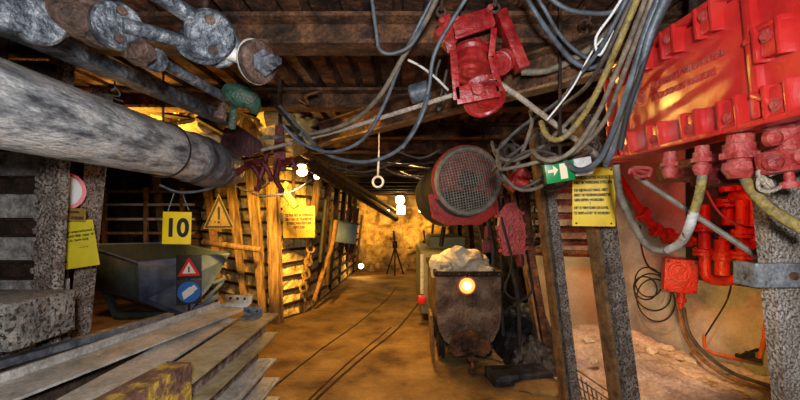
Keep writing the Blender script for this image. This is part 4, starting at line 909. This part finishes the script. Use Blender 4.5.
spot((-1.15, 4.35, 2.3), (-2.0, 6.75, 1.3), 1500, (1, .50, .055), 52, .1)
spot((-2.7, 3.45, 2.3), (-2.3, 3.9, 2.55), 260, (1, .54, .06), 150, .06)  # extra beam added with the unseen duct lamp, for the packed rock
spot((.1, 5.2, 2.45), (-.1, 4.9, 0), 225, (1, .52, .12), 120, .2)
spot((-.2, 3.2, 2.5), (-.5, 3.9, 0), 45, (1, .6, .25), 90, .2)
spot((-.1, 8.3, 2.25), (0, 8.8, 0), 28, AMB, 130, .15)
spot((0, 11.0, 2.1), (0, 12.7, 1.65), 760, (1, .52, .08), 84, .1)
spot((-5.0, 5.6, 2.5), (-4.9, 6.6, 0), 45, (1, .45, .12), 110, .15)
spot((-1.0, 4.3, 2.1), (-3.0, 6.4, .8), 75, (.85, .93, 1), 44, .08)  # added cool fill for the bin and its signs, no fixture there
# niche lamps
t = thing('red_lamp', 'red signal lamp lighting the pipework in the niche', 'lamp', (2.35, 2.9, 2.5))
mb = MB(); mb.lathe([(0, .03), (.03, .05), (.09, .045), (.11, .02), (.11, 0)], (2.35, 2.9, 2.45), (0, 0, -1), 16); mb.build('bulb', 'bulb_red', t)
mb = MB(); mb.cyl((2.35, 2.9, 2.45), (2.35, 2.9, 2.8), .025, n=12); mb.build('socket', 'dark_rust', t)
spot((2.3, 2.75, 2.3), (3.2, 4.2, 1.85), 105, (1, .06, .03), 76)
spot((2.0, 2.5, 1.2), (3.35, 4.3, .55), 120, (1, .52, .10), 46)
spot((1.9, 3.6, 2.3), (2.3, 4.7, 0), 115, (1, .62, .40), 70, .1)
spot((2.3, 4.7, 2.5), (2.4, 5.7, .8), 60, (1, .68, .35), 75, .1)
spot((-1.25, 5.1, 2.37), (1.1, 1.75, 2.10), 900, (1, .62, .12), 22, .16)
# photographer's lamp
def area(p, to, e, col, s):
    l = bpy.data.lights.new('work_light', 'AREA'); l.energy = e; l.color = col; l.size = s; l.shape = 'DISK'
    o = bpy.data.objects.new('work_light', l); COL.objects.link(o); o.location = p; d = Vector(to)-Vector(p); o.rotation_euler = d.to_track_quat('-Z', 'Y').to_euler(); return o
area((.05, -.25, 1.95), (-.3, 3, 1.75), 64, (.97, .98, 1), .22)
area((-.3, .3, .9), (0, 2.4, 2.6), 5, (1, .9, .8), .6)

# ================================================================== RED COVER (upper right)
t = thing('motor_housing', 'large glossy red cast housing with bolted lugs at the upper right', 'housing', (1.25, 1.4, 1.95))
# local frame: x along the housing (far-left to near-right), y up, z toward the roadway
O = Vector((1.11, 2.03, 1.97)); N_ = Vector((-1, -.03, -.10)).normalized()
mx = frame(O, N_)      # x axis as seen from the roadway: toward the viewer
if (mx.to_3x3() @ Vector((1, 0, 0))).y > 0: pass
def hb(c, d, bev=.01, m='red_cover', name=None, parent=t, rot=None):
    mb = MB(); mb.m = mx; mb.box(c, d, rot, bev); return mb.build(name, m, parent, sharp=50)
Lh = 1.25; Hh = .46
mb = MB(); mb.m = mx; mb.box((Lh/2, Hh/2, -.13), (Lh, Hh-.03, .26), bev=.03); mb.build('body', 'red_cover', t, sharp=50)
mb = MB(); mb.m = mx; mb.box((Lh/2, .018, -.02), (Lh+.04, .02, .12), bev=.005); mb.box((Lh/2, Hh, -.03), (Lh+.04, .02, .12), bev=.005); mb.box((-.012, Hh/2, -.03), (.02, Hh, .12), bev=.005); mb.build('flange', 'red_cover', t, sharp=50)
def lug(u, v, s=1, w=.055):
    mb = MB(); mb.m = mx; mb.box((u, v-s*.008, .008), (w, .10, .045), bev=.012); mb.box((u-w*.62, v-s*.012, .012), (.014, .11, .06), bev=.005); mb.box((u+w*.62, v-s*.012, .012), (.014, .11, .06), bev=.005); mb.box((u, v+s*.035, -.01), (w*1.5, .02, .09), bev=.006); o = mb.build('lug', 'red_cover', t, sharp=50)
    mb = MB(); mb.m = mx; hexbolt(mb, (u, v, .036), (0, 0, 1), .013, .01); mb.lathe([(0, .019), (.003, .019), (.003, 0)], (u, v, .036), (0, 0, 1), 16); mb.build('bolt', 'red_dusty', o)
for u in (.12, .33, .53, .70, .865, 1.05): lug(u, .055, -1)
for u in (.10, .28, .46, .64): lug(u, Hh-.035, 1)
lug(.855, .26, 1, .06); lug(.02, .12, -1, .05)
mb = MB(); mb.m = mx; mb.box((.785, Hh/2, .0), (.035, Hh-.06, .05), bev=.014); mb.box((.82, .085, .012), (.10, .022, .04), Matrix.Rotation(-.55, 3, 'Z'), .008); mb.box((.82, .27, .012), (.10, .022, .04), Matrix.Rotation(-.1, 3, 'Z'), .008); mb.build('rib', 'red_cover', t, sharp=50)
text('WESTFALIA LÜNEN', .037, mx @ Matrix.Translation((.20, .292, .0015)), 'red_dusty', t, ext=.003, align='LEFT', bold=.0008) if False else None
text('BUCHARDT WUPPERTAL', .036, mx @ Matrix.Translation((.29, .285, .0015)), 'red_dusty', t, ext=.003, align='LEFT', sx=.95)
text('MASCHINEN STRECKE', .036, mx @ Matrix.Translation((.29, .235, .0015)), 'red_dusty', t, ext=.003, align='LEFT', sx=.95)
mb = MB(); mb.m = mx; mb.ring((.22, .262, .001), (0, 0, 1), .03, .003, 24, 6); mb.box((.22, .262, .001), (.03, .03, .004), Matrix.Rotation(.78, 3, 'Z'))
for k in range(4):
    a = PI/2*k; b = a+PI/2; mb.tube([(.13+.026*math.cos(a), .25+.032*math.sin(a), .001), (.13+.026*math.cos(b), .25+.032*math.sin(b), .001)], .003, 6)
mb.box((.13, .25, .001), (.02, .008, .004)); mb.build('emblem', 'red_dusty', t)
mb = MB(); mb.tube([(1.25, 1.7, 2.4), (1.25, 1.7, 2.8)], .02, 8); mb.tube([(1.25, 1.1, 2.4), (1.25, 1.1, 2.8)], .02, 8); mb.build('hanger', 'dark_rust', t)
# lower casting under the cover
t = thing('manifold', 'red cast manifold darkened as a shaded gap beneath the red housing', 'manifold', (1.2, 1.7, 1.85))
mb = MB(); mb.box((1.31, 1.72, 1.90), (.16, .42, .09), bev=.02); mb.box((1.27, 1.6, 1.85), (.12, .16, .07), bev=.02); mb.build('body', 'dark_red', t, sharp=50)  # body colour darkened to give a shaded gap around the fittings
def fitting(px, py, Y, r, h, label, dirv=(0, 0, -1)):
    c = P(px, py, Y); t = thing('hose_fitting', label, 'fitting', c, 'hose fittings below the red housing')
    mb = MB(); mb.lathe([(0, r*.8), (h*.2, r*.8), (h*.22, r), (h*.42, r), (h*.44, r*.72), (h*.62, r*.72), (h*.64, r*1.0), (h*.8, r*1.05), (h, r*.7), (h, 0)], c, dirv, 20); mb.build('body', 'red_dusty', t)
    mb = MB(); hexbolt(mb, c+Vector(dirv)*h*.42, dirv, r*1.25, h*.14); mb.build('nut', 'red_dusty', t)
    return t
fitting(670, 152, 1.62, .028, .105, 'small dusty red fitting at the left below the housing')
fitting(702, 146, 1.5, .030, .11, 'dusty red fitting holding the yellow and white hose')
fitting(740, 135, 1.38, .050, .15, 'large ribbed red fitting in the middle below the housing')
t = thing('flanged_elbow', 'dusty red flanged pipe elbow with big bolts at right edge', 'pipe fitting', P(785, 150, 1.3))
mb = MB(); mb.cyl(P(772, 140, 1.3), P(812, 118, 1.25), .045, n=20); mb.cyl(P(778, 122, 1.3), P(790, 160, 1.28), .045, n=20); mb.build('body', 'red_dusty', t)
mb = MB(); mb.m = frame(P(786, 161, 1.26), (-.1, -1, .1), roll=.12); mb.box((0, 0, 0), (.16, .075, .05), bev=.02); mb.build('flange', 'red_dusty', t)
for (x, y) in ((771, 163), (797, 157), (770, 139)):
    mb = MB(); mb.lathe([(0, .026), (.02, .024), (.03, .012), (.03, 0)], P(x, y, 1.24), (-.1, -1, 0), 16); mb.build('bolt', 'red_dusty', t)
mb = MB(); mb.lathe([(0, .014), (.03, .014), (.03, .026), (.05, .03), (.05, 0)], P(789, 172, 1.26), (.1, 0, -1), 14); mb.build('plug', 'red_dusty', t)
# tied rag / string
mb = MB(); random.seed(5); c = P(768, 180, 1.27); mb.tube([c+Vector((random.uniform(-.035, .035), random.uniform(-.01, .01), random.uniform(-.035, .03))) for k in range(9)]+[P(790, 180, 1.27)], .006, 6, smooth=6); tag(mb.build('knotted_cord', 'rope'), 'knotted pinkish cord tied under the right red fittings', 'cord')
mb = MB(); c = P(640, 170, 1.85); mb.tube([c+Vector((random.uniform(-.05, .05), random.uniform(-.01, .01), random.uniform(-.04, .03))) for k in range(8)], .008, 6, smooth=6); tag(mb.build('knotted_cord', 'red_dusty'), 'knotted reddish cord at the lower left of the red housing', 'cord')
# two-colour hose
t = thing('hydraulic_hose', 'hose with yellow sleeve and dirty white curve below the housing', 'hose', P(690, 220, 1.6))
mb = MB(); mb.tube([P(703, 165, 1.5), P(702, 178, 1.5), P(699, 195, 1.52), P(694, 212, 1.54)], .0165, 12, smooth=5); mb.build('sleeve', 'hose_yellow', t)
mb = MB(); mb.tube([P(694, 211, 1.54), P(689, 228, 1.58), P(681, 242, 1.7), P(668, 250, 1.8)], .018, 12, smooth=6); mb.build('hose', 'hose_white', t)
cable([(745, 178, 1.38), (752, 190, 1.33), (765, 204, 1.28), (782, 217, 1.24), (812, 234, 1.2)], .018, 'hose_yellow', 'thick yellow grey hose crossing the pale post at right', 'hose', 'hydraulic_hose')
mb = MB(); mb.tube([P(636, 176, 2.0), P(764, 261, 1.62)], .0125, 10); tag(mb.build('conduit', 'mesh_grey'), 'straight grey conduit slanting across the red lit pipes', 'conduit')
cable([(702, 178, 1.7), (710, 198, 1.75), (722, 215, 1.78), (742, 226, 1.8), (758, 228, 1.8)], .005, 'wire_red', 'thin red wire sagging over the red pipes', 'wire', 'wire')

# ================================================================== NICHE PIPEWORK
t = thing('pipework', 'red pipework with bolted flanges and valves in the right niche', 'pipework', P(700, 230, 4.2))
def Yw(px):
    r = (px-CX)/F
    for a, b in zip(sp, sp[1:]):
        fa, fb = a.x-r*a.y, b.x-r*b.y
        if fa <= 0 <= fb: return a.y+(b.y-a.y)*(-fa/(fb-fa))
    return 3.0
def W(x, y, Y): return P(x, y, Yw(x)-.25+(Y-3.05)*1.3)
def pp(*pts, r=.05, name='pipe', m='pipe_red', par=t, sm=0):
    mb = MB(); mb.tube([W(x, y, Y) for x, y, Y in pts], r*1.08, 16, smooth=sm); return mb.build(name, m, par)
def fl(x, y, Y, d, r=.085, w=.03):
    c = W(x, y, Y); r *= 1.12; w *= 1.1; d = Vector(d).normalized(); mb = MB(); mb.lathe([(-w, r), (-w*.15, r), (-w*.15, r*.85), (w*.15, r*.85), (w*.15, r), (w, r), (w, 0)], c, d, 24); o = mb.build('flange', 'pipe_red', t)
    e = d.orthogonal().normalized(); g = d.cross(e); mb = MB()
    for k in range(6):
        a = 2*PI*k/6; q = c+(e*math.cos(a)+g*math.sin(a))*r*.8; hexbolt(mb, q-d*(w+.012), d, .012, 2*w+.024)
    mb.build('bolt', 'pipe_red', o)
pp((618, 175, 3.1), (632, 198, 3.1), (645, 218, 3.1), (655, 228, 3.1), r=.045); fl(643, 214, 3.1, (.7, 0, -.7)); fl(656, 230, 3.1, (.8, 0, -.5), .075)
pp((664, 236, 3.1), (700, 240, 3.1), r=.045); fl(668, 236, 3.1, (1, 0, 0)); fl(690, 238, 3.1, (1, 0, 0))
pp((704, 205, 3.05), (705, 272, 3.05), r=.05); fl(704, 228, 3.05, (0, 0, 1)); fl(704, 252, 3.05, (0, 0, 1), .09)
pp((704, 268, 3.05), (708, 278, 3.05), (722, 281, 3.05), (738, 278, 3.05), (742, 268, 3.05), r=.045, sm=6, name='elbow')
pp((742, 200, 3.05), (742, 268, 3.05), r=.05); fl(742, 255, 3.05, (0, 0, 1), .09); fl(742, 234, 3.05, (0, 0, 1), .08)
pp((722, 240, 3.0), (722, 275, 3.0), r=.06, name='valve_body'); pp((722, 236, 3.0), (722, 248, 3.0), r=.028, name='spindle'); fl(722, 256, 3.0, (0, 0, 1), .075)
pp((726, 175, 3.15), (728, 192, 3.15), r=.07, name='pump'); fl(728, 203, 3.15, (0, 0, 1), .095, .035); pp((728, 203, 3.15), (728, 225, 3.15), r=.05)
pp((744, 228, 3.1), (754, 222, 3.1), (754, 204, 3.1), (744, 196, 3.1), (732, 198, 3.1), r=.05, sm=6, name='elbow')
pp((735, 160, 3.2), (737, 196, 3.2), r=.06); pp((748, 238, 3.1), (770, 240, 3.1), r=.06); fl(752, 238, 3.1, (1, 0, 0), .1)
pp((768, 180, 3.2), (766, 250, 3.2), r=.05)
pp((700, 285, 3.05), (702, 300, 3.05), r=.03, name='stub') if False else None
# thin sheet for the dark region of wall behind the pipework
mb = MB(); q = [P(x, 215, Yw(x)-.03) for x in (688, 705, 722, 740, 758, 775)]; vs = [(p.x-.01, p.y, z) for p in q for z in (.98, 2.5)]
mb.faces(vs, [(2*i, 2*i+1, 2*i+3, 2*i+2) for i in range(5)]); o = mb.build('dark_panel', 'bin_green'); md = o.modifiers.new('s', 'SOLIDIFY'); md.thickness = .02; tag(o, 'thin sheet for the dark region of the niche wall behind the red pipework', 'panel')
# red switch box
t = thing('switch_box', 'red cast switch box with round cover low in the niche', 'switch box', P(681, 278, 4.4))
bx = frame(P(681, 276, 4.4), (-.45, -1, 0), roll=-.04) @ Matrix.Scale(1.5, 4)
mb = MB(); mb.m = bx; mb.box((0, 0, -.06), (.21, .25, .14), bev=.015); mb.build('case', 'pipe_red', t, sharp=50)
mb = MB(); mb.m = bx; mb.lathe([(0, .07), (.02, .07), (.02, .05), (.028, .048), (.028, 0)], (-.015, .03, .01), (0, 0, 1), 28); mb.build('round_cover', 'pipe_red', t)
mb = MB(); mb.m = bx
for u, v in ((-.085, .105), (.085, .105), (-.085, -.105), (.085, -.105)): hexbolt(mb, (u, v, .01), (0, 0, 1), .011, .01)
mb.build('bolt', 'dark_red', t)
mb = MB(); mb.m = bx; mb.lathe([(0, .026), (.05, .026), (.05, .034), (.08, .034), (.08, .02), (.13, .018), (.13, 0)], (.02, -.12, -.06), (0, -1, 0), 16); mb.build('cable_gland', 'pipe_red', t)
mb = MB(); mb.tube([P(686, 262, 4.45), P(695, 262, Yw(695))], .03, 8); mb.tube([P(676, 286, 4.45), P(690, 286, Yw(690))], .03, 8); mb.build('bracket', 'pipe_red', t)
cable([(684, 308, 4.42), (686, 322, 4.42), (692, 338, 4.3), (708, 356, 4.1), (735, 374, 3.75), (776, 388, 3.4)], .019, 'cable_dark', 'dark hose leaving the switch box toward the right floor', 'hose', 'hose')
cable([(678, 303, 4.5), (681, 322, 4.45), (688, 342, 4.3), (704, 361, 4.0), (732, 379, 3.7), (774, 391, 3.4)], .017, 'orange_edge', 'ochre hose running beside the dark one on the niche floor', 'hose', 'hose')
# coil of black cable
t = thing('cable_coil', 'loose coil of black cable hanging on the niche wall', 'cable', P(650, 290, 4.9))
mb = MB()
for (x, y, r, tl) in ((648, 282, .18, .2), (652, 292, .22, -.1), (655, 300, .25, .25), (645, 288, .14, -.3)):
    mb.ring(P(x, y, Yw(x)-.14), (-1, -.45+tl*.5, .1), r, .009, 36, 6)
mb.build('coil', 'rubber_black', t)
mb = MB(); mb.tube([P(640, 225, 5.05), P(642, 250, 5.0), P(650, 268, 4.85), P(668, 276, 4.55)], .011, 6, smooth=5); mb.build('lead', 'rubber_black', t)
# orange tap pipe on the wall
t = thing('tap_pipe', 'thin orange pipe with a black tap near the niche floor', 'tap', P(745, 355, 3.9))
def V_(x, y, d=.06): return P(x, y, Yw(x)-d)
mb = MB(); mb.tube([V_(704, 335), V_(705, 348), V_(713, 353), V_(735, 358), V_(758, 362)], .017, 8); mb.tube([V_(758, 362), V_(764, 340), V_(766, 322)], .02, 8); mb.build('pipe', 'orange_pipe', t)
mb = MB(); c = V_(748, 358, .12); mb.box(c, (.2, .05, .035), Matrix.Rotation(-1.1, 3, 'Z'), .008); mb.box(c+Vector((0, -.02, .04)), (.06, .06, .06), bev=.01); mb.box(c+Vector((-.02, -.03, .06)), (.2, .02, .025), Matrix.Rotation(-.35, 3, 'Y')); mb.build('tap_handle', 'rubber_black', t)
cable([(733, 275, Yw(733)-.08), (727, 300, Yw(727)-.06), (712, 325, Yw(712)-.06), (704, 338, Yw(704)-.06)], .008, 'rubber_black', 'thin dark tube running down the yellow lit wall', 'tube', 'tube')
# horizontal rust pipe across the lagging
mb = MB(); mb.tube([P(534, 252, 5.3), P(600, 254, 5.2)], .045, 12); tag(mb.build('cross_pipe', 'rust_brown'), 'horizontal rusty pipe crossing in front of the niche slats', 'pipe')
# red junction box & black hoses behind right posts
t = thing('junction_box', 'red cast junction box hanging between fan and leaning posts', 'junction box', P(509, 232, 3.9)); bx = frame(P(510, 231, 3.9), (-.1, -1, 0), roll=.12)
mb = MB(); mb.m = bx; mb.plate([(-.10, -.22), (-.13, .0), (-.09, .2), (-.03, .27), (.05, .27), (.1, .18), (.12, .0), (.09, -.22)], .14); mb.build('case', 'pipe_red', t, sharp=50)
mb = MB(); mb.m = bx
for v in (-.17, -.06, .05, .16):
    for q in (-.125, .12):
        mb = MB(); mb.m = bx; mb.box((q, v, .09), (.04, .035, .05), bev=.006); mb.build('lug', 'pipe_red', t)
mb = MB(); mb.m = bx; mb.lathe([(0, .03), (.06, .03), (.06, .04), (.10, .035), (.10, 0)], (0, .26, .07), (0, 1, 0), 14); mb.lathe([(0, .035), (.06, .04), (.12, .03), (.12, 0)], (.05, -.22, .07), (0, -1, 0), 14); mb.build('cable_gland', 'dark_red', t)
t = thing('junction_box', 'smaller dark red fitting lower left of the red junction box', 'fitting', P(487, 248, 4.1)); mb = MB(); mb.box(P(487, 246, 4.1), (.1, .08, .14), bev=.02); mb.cyl(P(487, 240, 4.1), P(487, 226, 4.1), .03, n=12); mb.build('case', 'dark_red', t)
t = thing('valve_cluster', 'red valve cluster behind the cable loops above the prop', 'valve', P(520, 170, 2.9)); mb = MB(); mb.cyl(P(508, 188, 2.9), P(522, 172, 2.9), .05, n=16); mb.cyl(P(515, 180, 2.85), P(530, 186, 2.85), .035, n=14); mb.build('body', 'pipe_red', t)
mb = MB(); mb.lathe([(0, .07), (.03, .07), (.03, 0)], P(522, 172, 2.88), (.6, -.4, .6), 18); mb.build('flange', 'pipe_red', t)
for i, (x0, x1, yb_, Y_, lb) in enumerate([(488, 494, 330, 4.9, 'black hose hanging at the right side of the fan'), (496, 503, 335, 4.8, 'second black hose hanging between fan and junction box'), (503, 520, 345, 4.4, 'black hose hanging behind the red junction box'), (478, 483, 300, 5.2, 'black hose hanging just above the cart load'), (527, 534, 340, 4.9, 'black hose hanging behind the rusty brown prop')]):
    cable([(x0+4, 178, Y_), (x0, 215, Y_), (x0+6, 255, Y_), (x1-3, 295, Y_), (x1, yb_, Y_)], .03-.003*i, 'rubber_black', lb, 'hose', 'hanging_hose', group='black hoses behind the fan')
cable([(498, 195, 3.9), (503, 225, 3.75), (512, 262, 3.7), (505, 290, 3.7), (520, 300, 3.7), (532, 290, 3.7), (528, 270, 3.75)], .012, 'rubber_black', 'curled black cable dropping past the red junction box')
# drop cable with small lamp on the niche prop
# wire mesh at the bottom right
t = thing('wire_mesh', 'bent piece of steel wire mesh leaning on the middle post', 'mesh', (1.6, 3.4, .1))
mb = MB()
for k in range(7):
    a = P(576+k*5, 372+k*5, 3.25+.03*k); mb.tube([a, a+Vector((.10, .1, -.30))], .006, 6)
    b = P(574+k*1.5, 368+k*9, 3.2); mb.tube([b, b+Vector((.36, .15, -.26))], .006, 6)
mb.build('mesh', 'mesh_grey', t)
# girder clamps & shackles clutter near the top centre-right
t = thing('shackle', 'rusty shackle and chain links hung on the roof beam', 'shackle', P(585, 32, 2.1)); mb = MB()
for k in range(8): mb.ring(P(588-1.5*k, 12+7*k, 2.12), (1, .2, 0) if k % 2 else (.1, 1, .2), .03, .009, 14, 6)
mb.build('chain', 'rust_brown', t)
mb = MB(); mb.lathe([(0, .02), (.02, .045), (.08, .05), (.11, .02), (.11, 0)], P(560, 50, 2.2), (.4, -.5, -.6), 10); mb.build('hook', 'dark_rust', t)
# clutter under the girder right
for i, (x, y, Y, r, lb) in enumerate([(508, 150, 3.2, .07, 'dark coiled wire bundle left of the cable loops')]):
    mb = MB(); random.seed(20+i)
    for k in range(5): mb.ring(P(x+random.uniform(-6, 6), y+random.uniform(-5, 5), Y), (random.uniform(-.5, .5), 1, random.uniform(-.5, .5)), r*random.uniform(.8, 1.2), .008, 22, 6)
    tag(mb.build('wire_bundle', 'cable_dark'), lb, 'wire')
# wires looping left wall
cable([(245, 190, 4.6), (262, 196, 4.6), (290, 192, 4.6), (312, 180, 4.6)], .012, 'cable_tan', 'pale cable looping above the yellow notice', group=CG)
cable([(222, 172, 4.4), (240, 188, 4.4), (256, 190, 4.4), (270, 182, 4.4)], .012, 'cable_tan', 'pale cable looping under the maroon clamp arms', group=CG)
mb = MB(); mb.tube([P(283, 190, 5.3), P(296, 207, 5.3)], .05, 10); mb.tube([P(287, 182, 5.3), P(283, 190, 5.3)], .03, 8); tag(mb.build('pipe_stub', 'timber'), 'short ochre pipe stub above the yellow notice', 'pipe')

# loose stones along the niche wall
SP = ['beside the niche plinth', 'under the black cable coil', 'near the two hoses', 'in front of the niche plinth', 'close to the middle leaning post', 'at the foot of the niche wall', 'left of the tap pipe', 'near the wire mesh']
for i, (px, py, r) in enumerate([(606, 338, .05), (652, 352, .06), (690, 362, .05), (588, 342, .06), (594, 362, .045), (668, 350, .055), (722, 372, .05), (618, 352, .05)]):
    c = G(px, py, .12); mb = MB(); mb.rock((c.x, c.y, c.z+r*.3), r, 40+i, 2, .4, (1.2, 1, .7)); tag(mb.build('stone', 'pale_rock', sharp=18), 'small pale stone on the gravel '+SP[i], 'stone', 'loose stones on the niche gravel')
# pale battens in the roof laths
mb = MB(); mb.box((-.72, 2.75, 2.765), (.05, .9, .012), Matrix.Rotation(.0, 3, 'Z')); tag(mb.build('roof_batten', 'timber'), 'pale wooden batten let into the roof laths right of the linkage', 'batten')
mb = MB(); mb.tube([P(203, 242, 6.35), P(262, 250, 6.1)], .045, 10); tag(mb.build('pole', 'timber'), 'ochre pole lying across the props below the warning triangle', 'pole')
# more clutter along the roof and walls of the roadway
cable([(300, 100, 3.3), (308, 104, 3.2), (306, 96, 3.1), (318, 92, 3.1)], .012, 'rust_brown', 'short rusty hook of wire under the second roof beam', 'wire', 'wire')
for i, (x, y0, y1, Y, m, lb) in enumerate([(326, 200, 262, 6.7, 'rubber_black', 'black hose hanging on the roadway wall nearest the yellow notice'), (333, 205, 285, 7.0, 'lath_dark', 'dark strap hanging beside the blue grey wall box'), (352, 205, 250, 8.2, 'rubber_black', 'black hose hanging just right of the blue grey wall box'), (447, 205, 246, 6.4, 'rubber_black', 'black cable hanging behind the fan casing'), (362, 215, 270, 11.8, 'timber', 'pale stick leaning at the left edge of the rock face'), (434, 218, 270, 11.9, 'timber_dark', 'dark stick leaning at the right edge of the rock face')]):
    cable([(x, y0, Y), (x-3, (y0+y1)/2, Y), (x-6, y1, Y)], .035, m, lb, 'hose' if i in (0, 2) else ['', 'strap', '', 'cable', 'stick', 'stick'][i], ['hanging_hose', 'strap', 'hanging_hose', 'cable', 'stick', 'stick'][i])
for i, (a, b, c, Y, lb) in enumerate([((395, 150), (420, 158), (440, 150), 3.7, 'thin dark cable dipping right of the hanging ring'), ((330, 165), (365, 172), (400, 160), 4.2, 'thin dark cable dipping left of the hanging ring'), ((400, 172), (425, 180), (446, 168), 5.0, 'thin dark cable behind the fan above the far lamp'), ((384, 168), (402, 176), (428, 176), 4.6, 'thin tan cable just right of the hanging ring')]):
    cable([(*a, Y), (*b, Y), (*c, Y)], .011, 'cable_dark' if i < 3 else 'cable_tan', lb, group=CG)
t = thing('wall_shelf', 'dark shelving with grey plates in the recess behind the number plate', 'shelf', P(140, 240, 7.6))
for z in (1.35, 1.62, 1.9, 2.15):
    mb = MB(); mb.box((-4.95, 7.75, z), (1.9, .12, .05), bev=.008); mb.build('shelf_board', 'stack_grey' if z in (1.62, 1.9) else 'orange_edge', t)
for x in (-5.7, -4.9, -4.2):
    mb = MB(); mb.box((x, 7.72, 1.1), (.07, .07, 2.25), bev=.006); mb.build('upright', 'orange_edge', t)
# ================================================================== WORLD, CAMERA
w = bpy.data.worlds.new('world'); SC.world = w; w.use_nodes = True
bg = w.node_tree.nodes['Background']; bg.inputs[0].default_value = (.6, .55, .5, 1); bg.inputs[1].default_value = .004
cam = bpy.data.cameras.new('camera'); co = bpy.data.objects.new('camera', cam); COL.objects.link(co); SC.camera = co
co.location = (0, 0, H); co.rotation_euler = (PI/2, 0, 0); cam.sensor_width = 36; cam.lens = 18; cam.shift_y = (HZ-200)/800; cam.clip_start = .05
vs_ = SC.view_settings; vs_.view_transform = 'Standard'; vs_.look = 'None'; vs_.gamma = 1; vs_.exposure = 0.0; vs_.use_curve_mapping = False
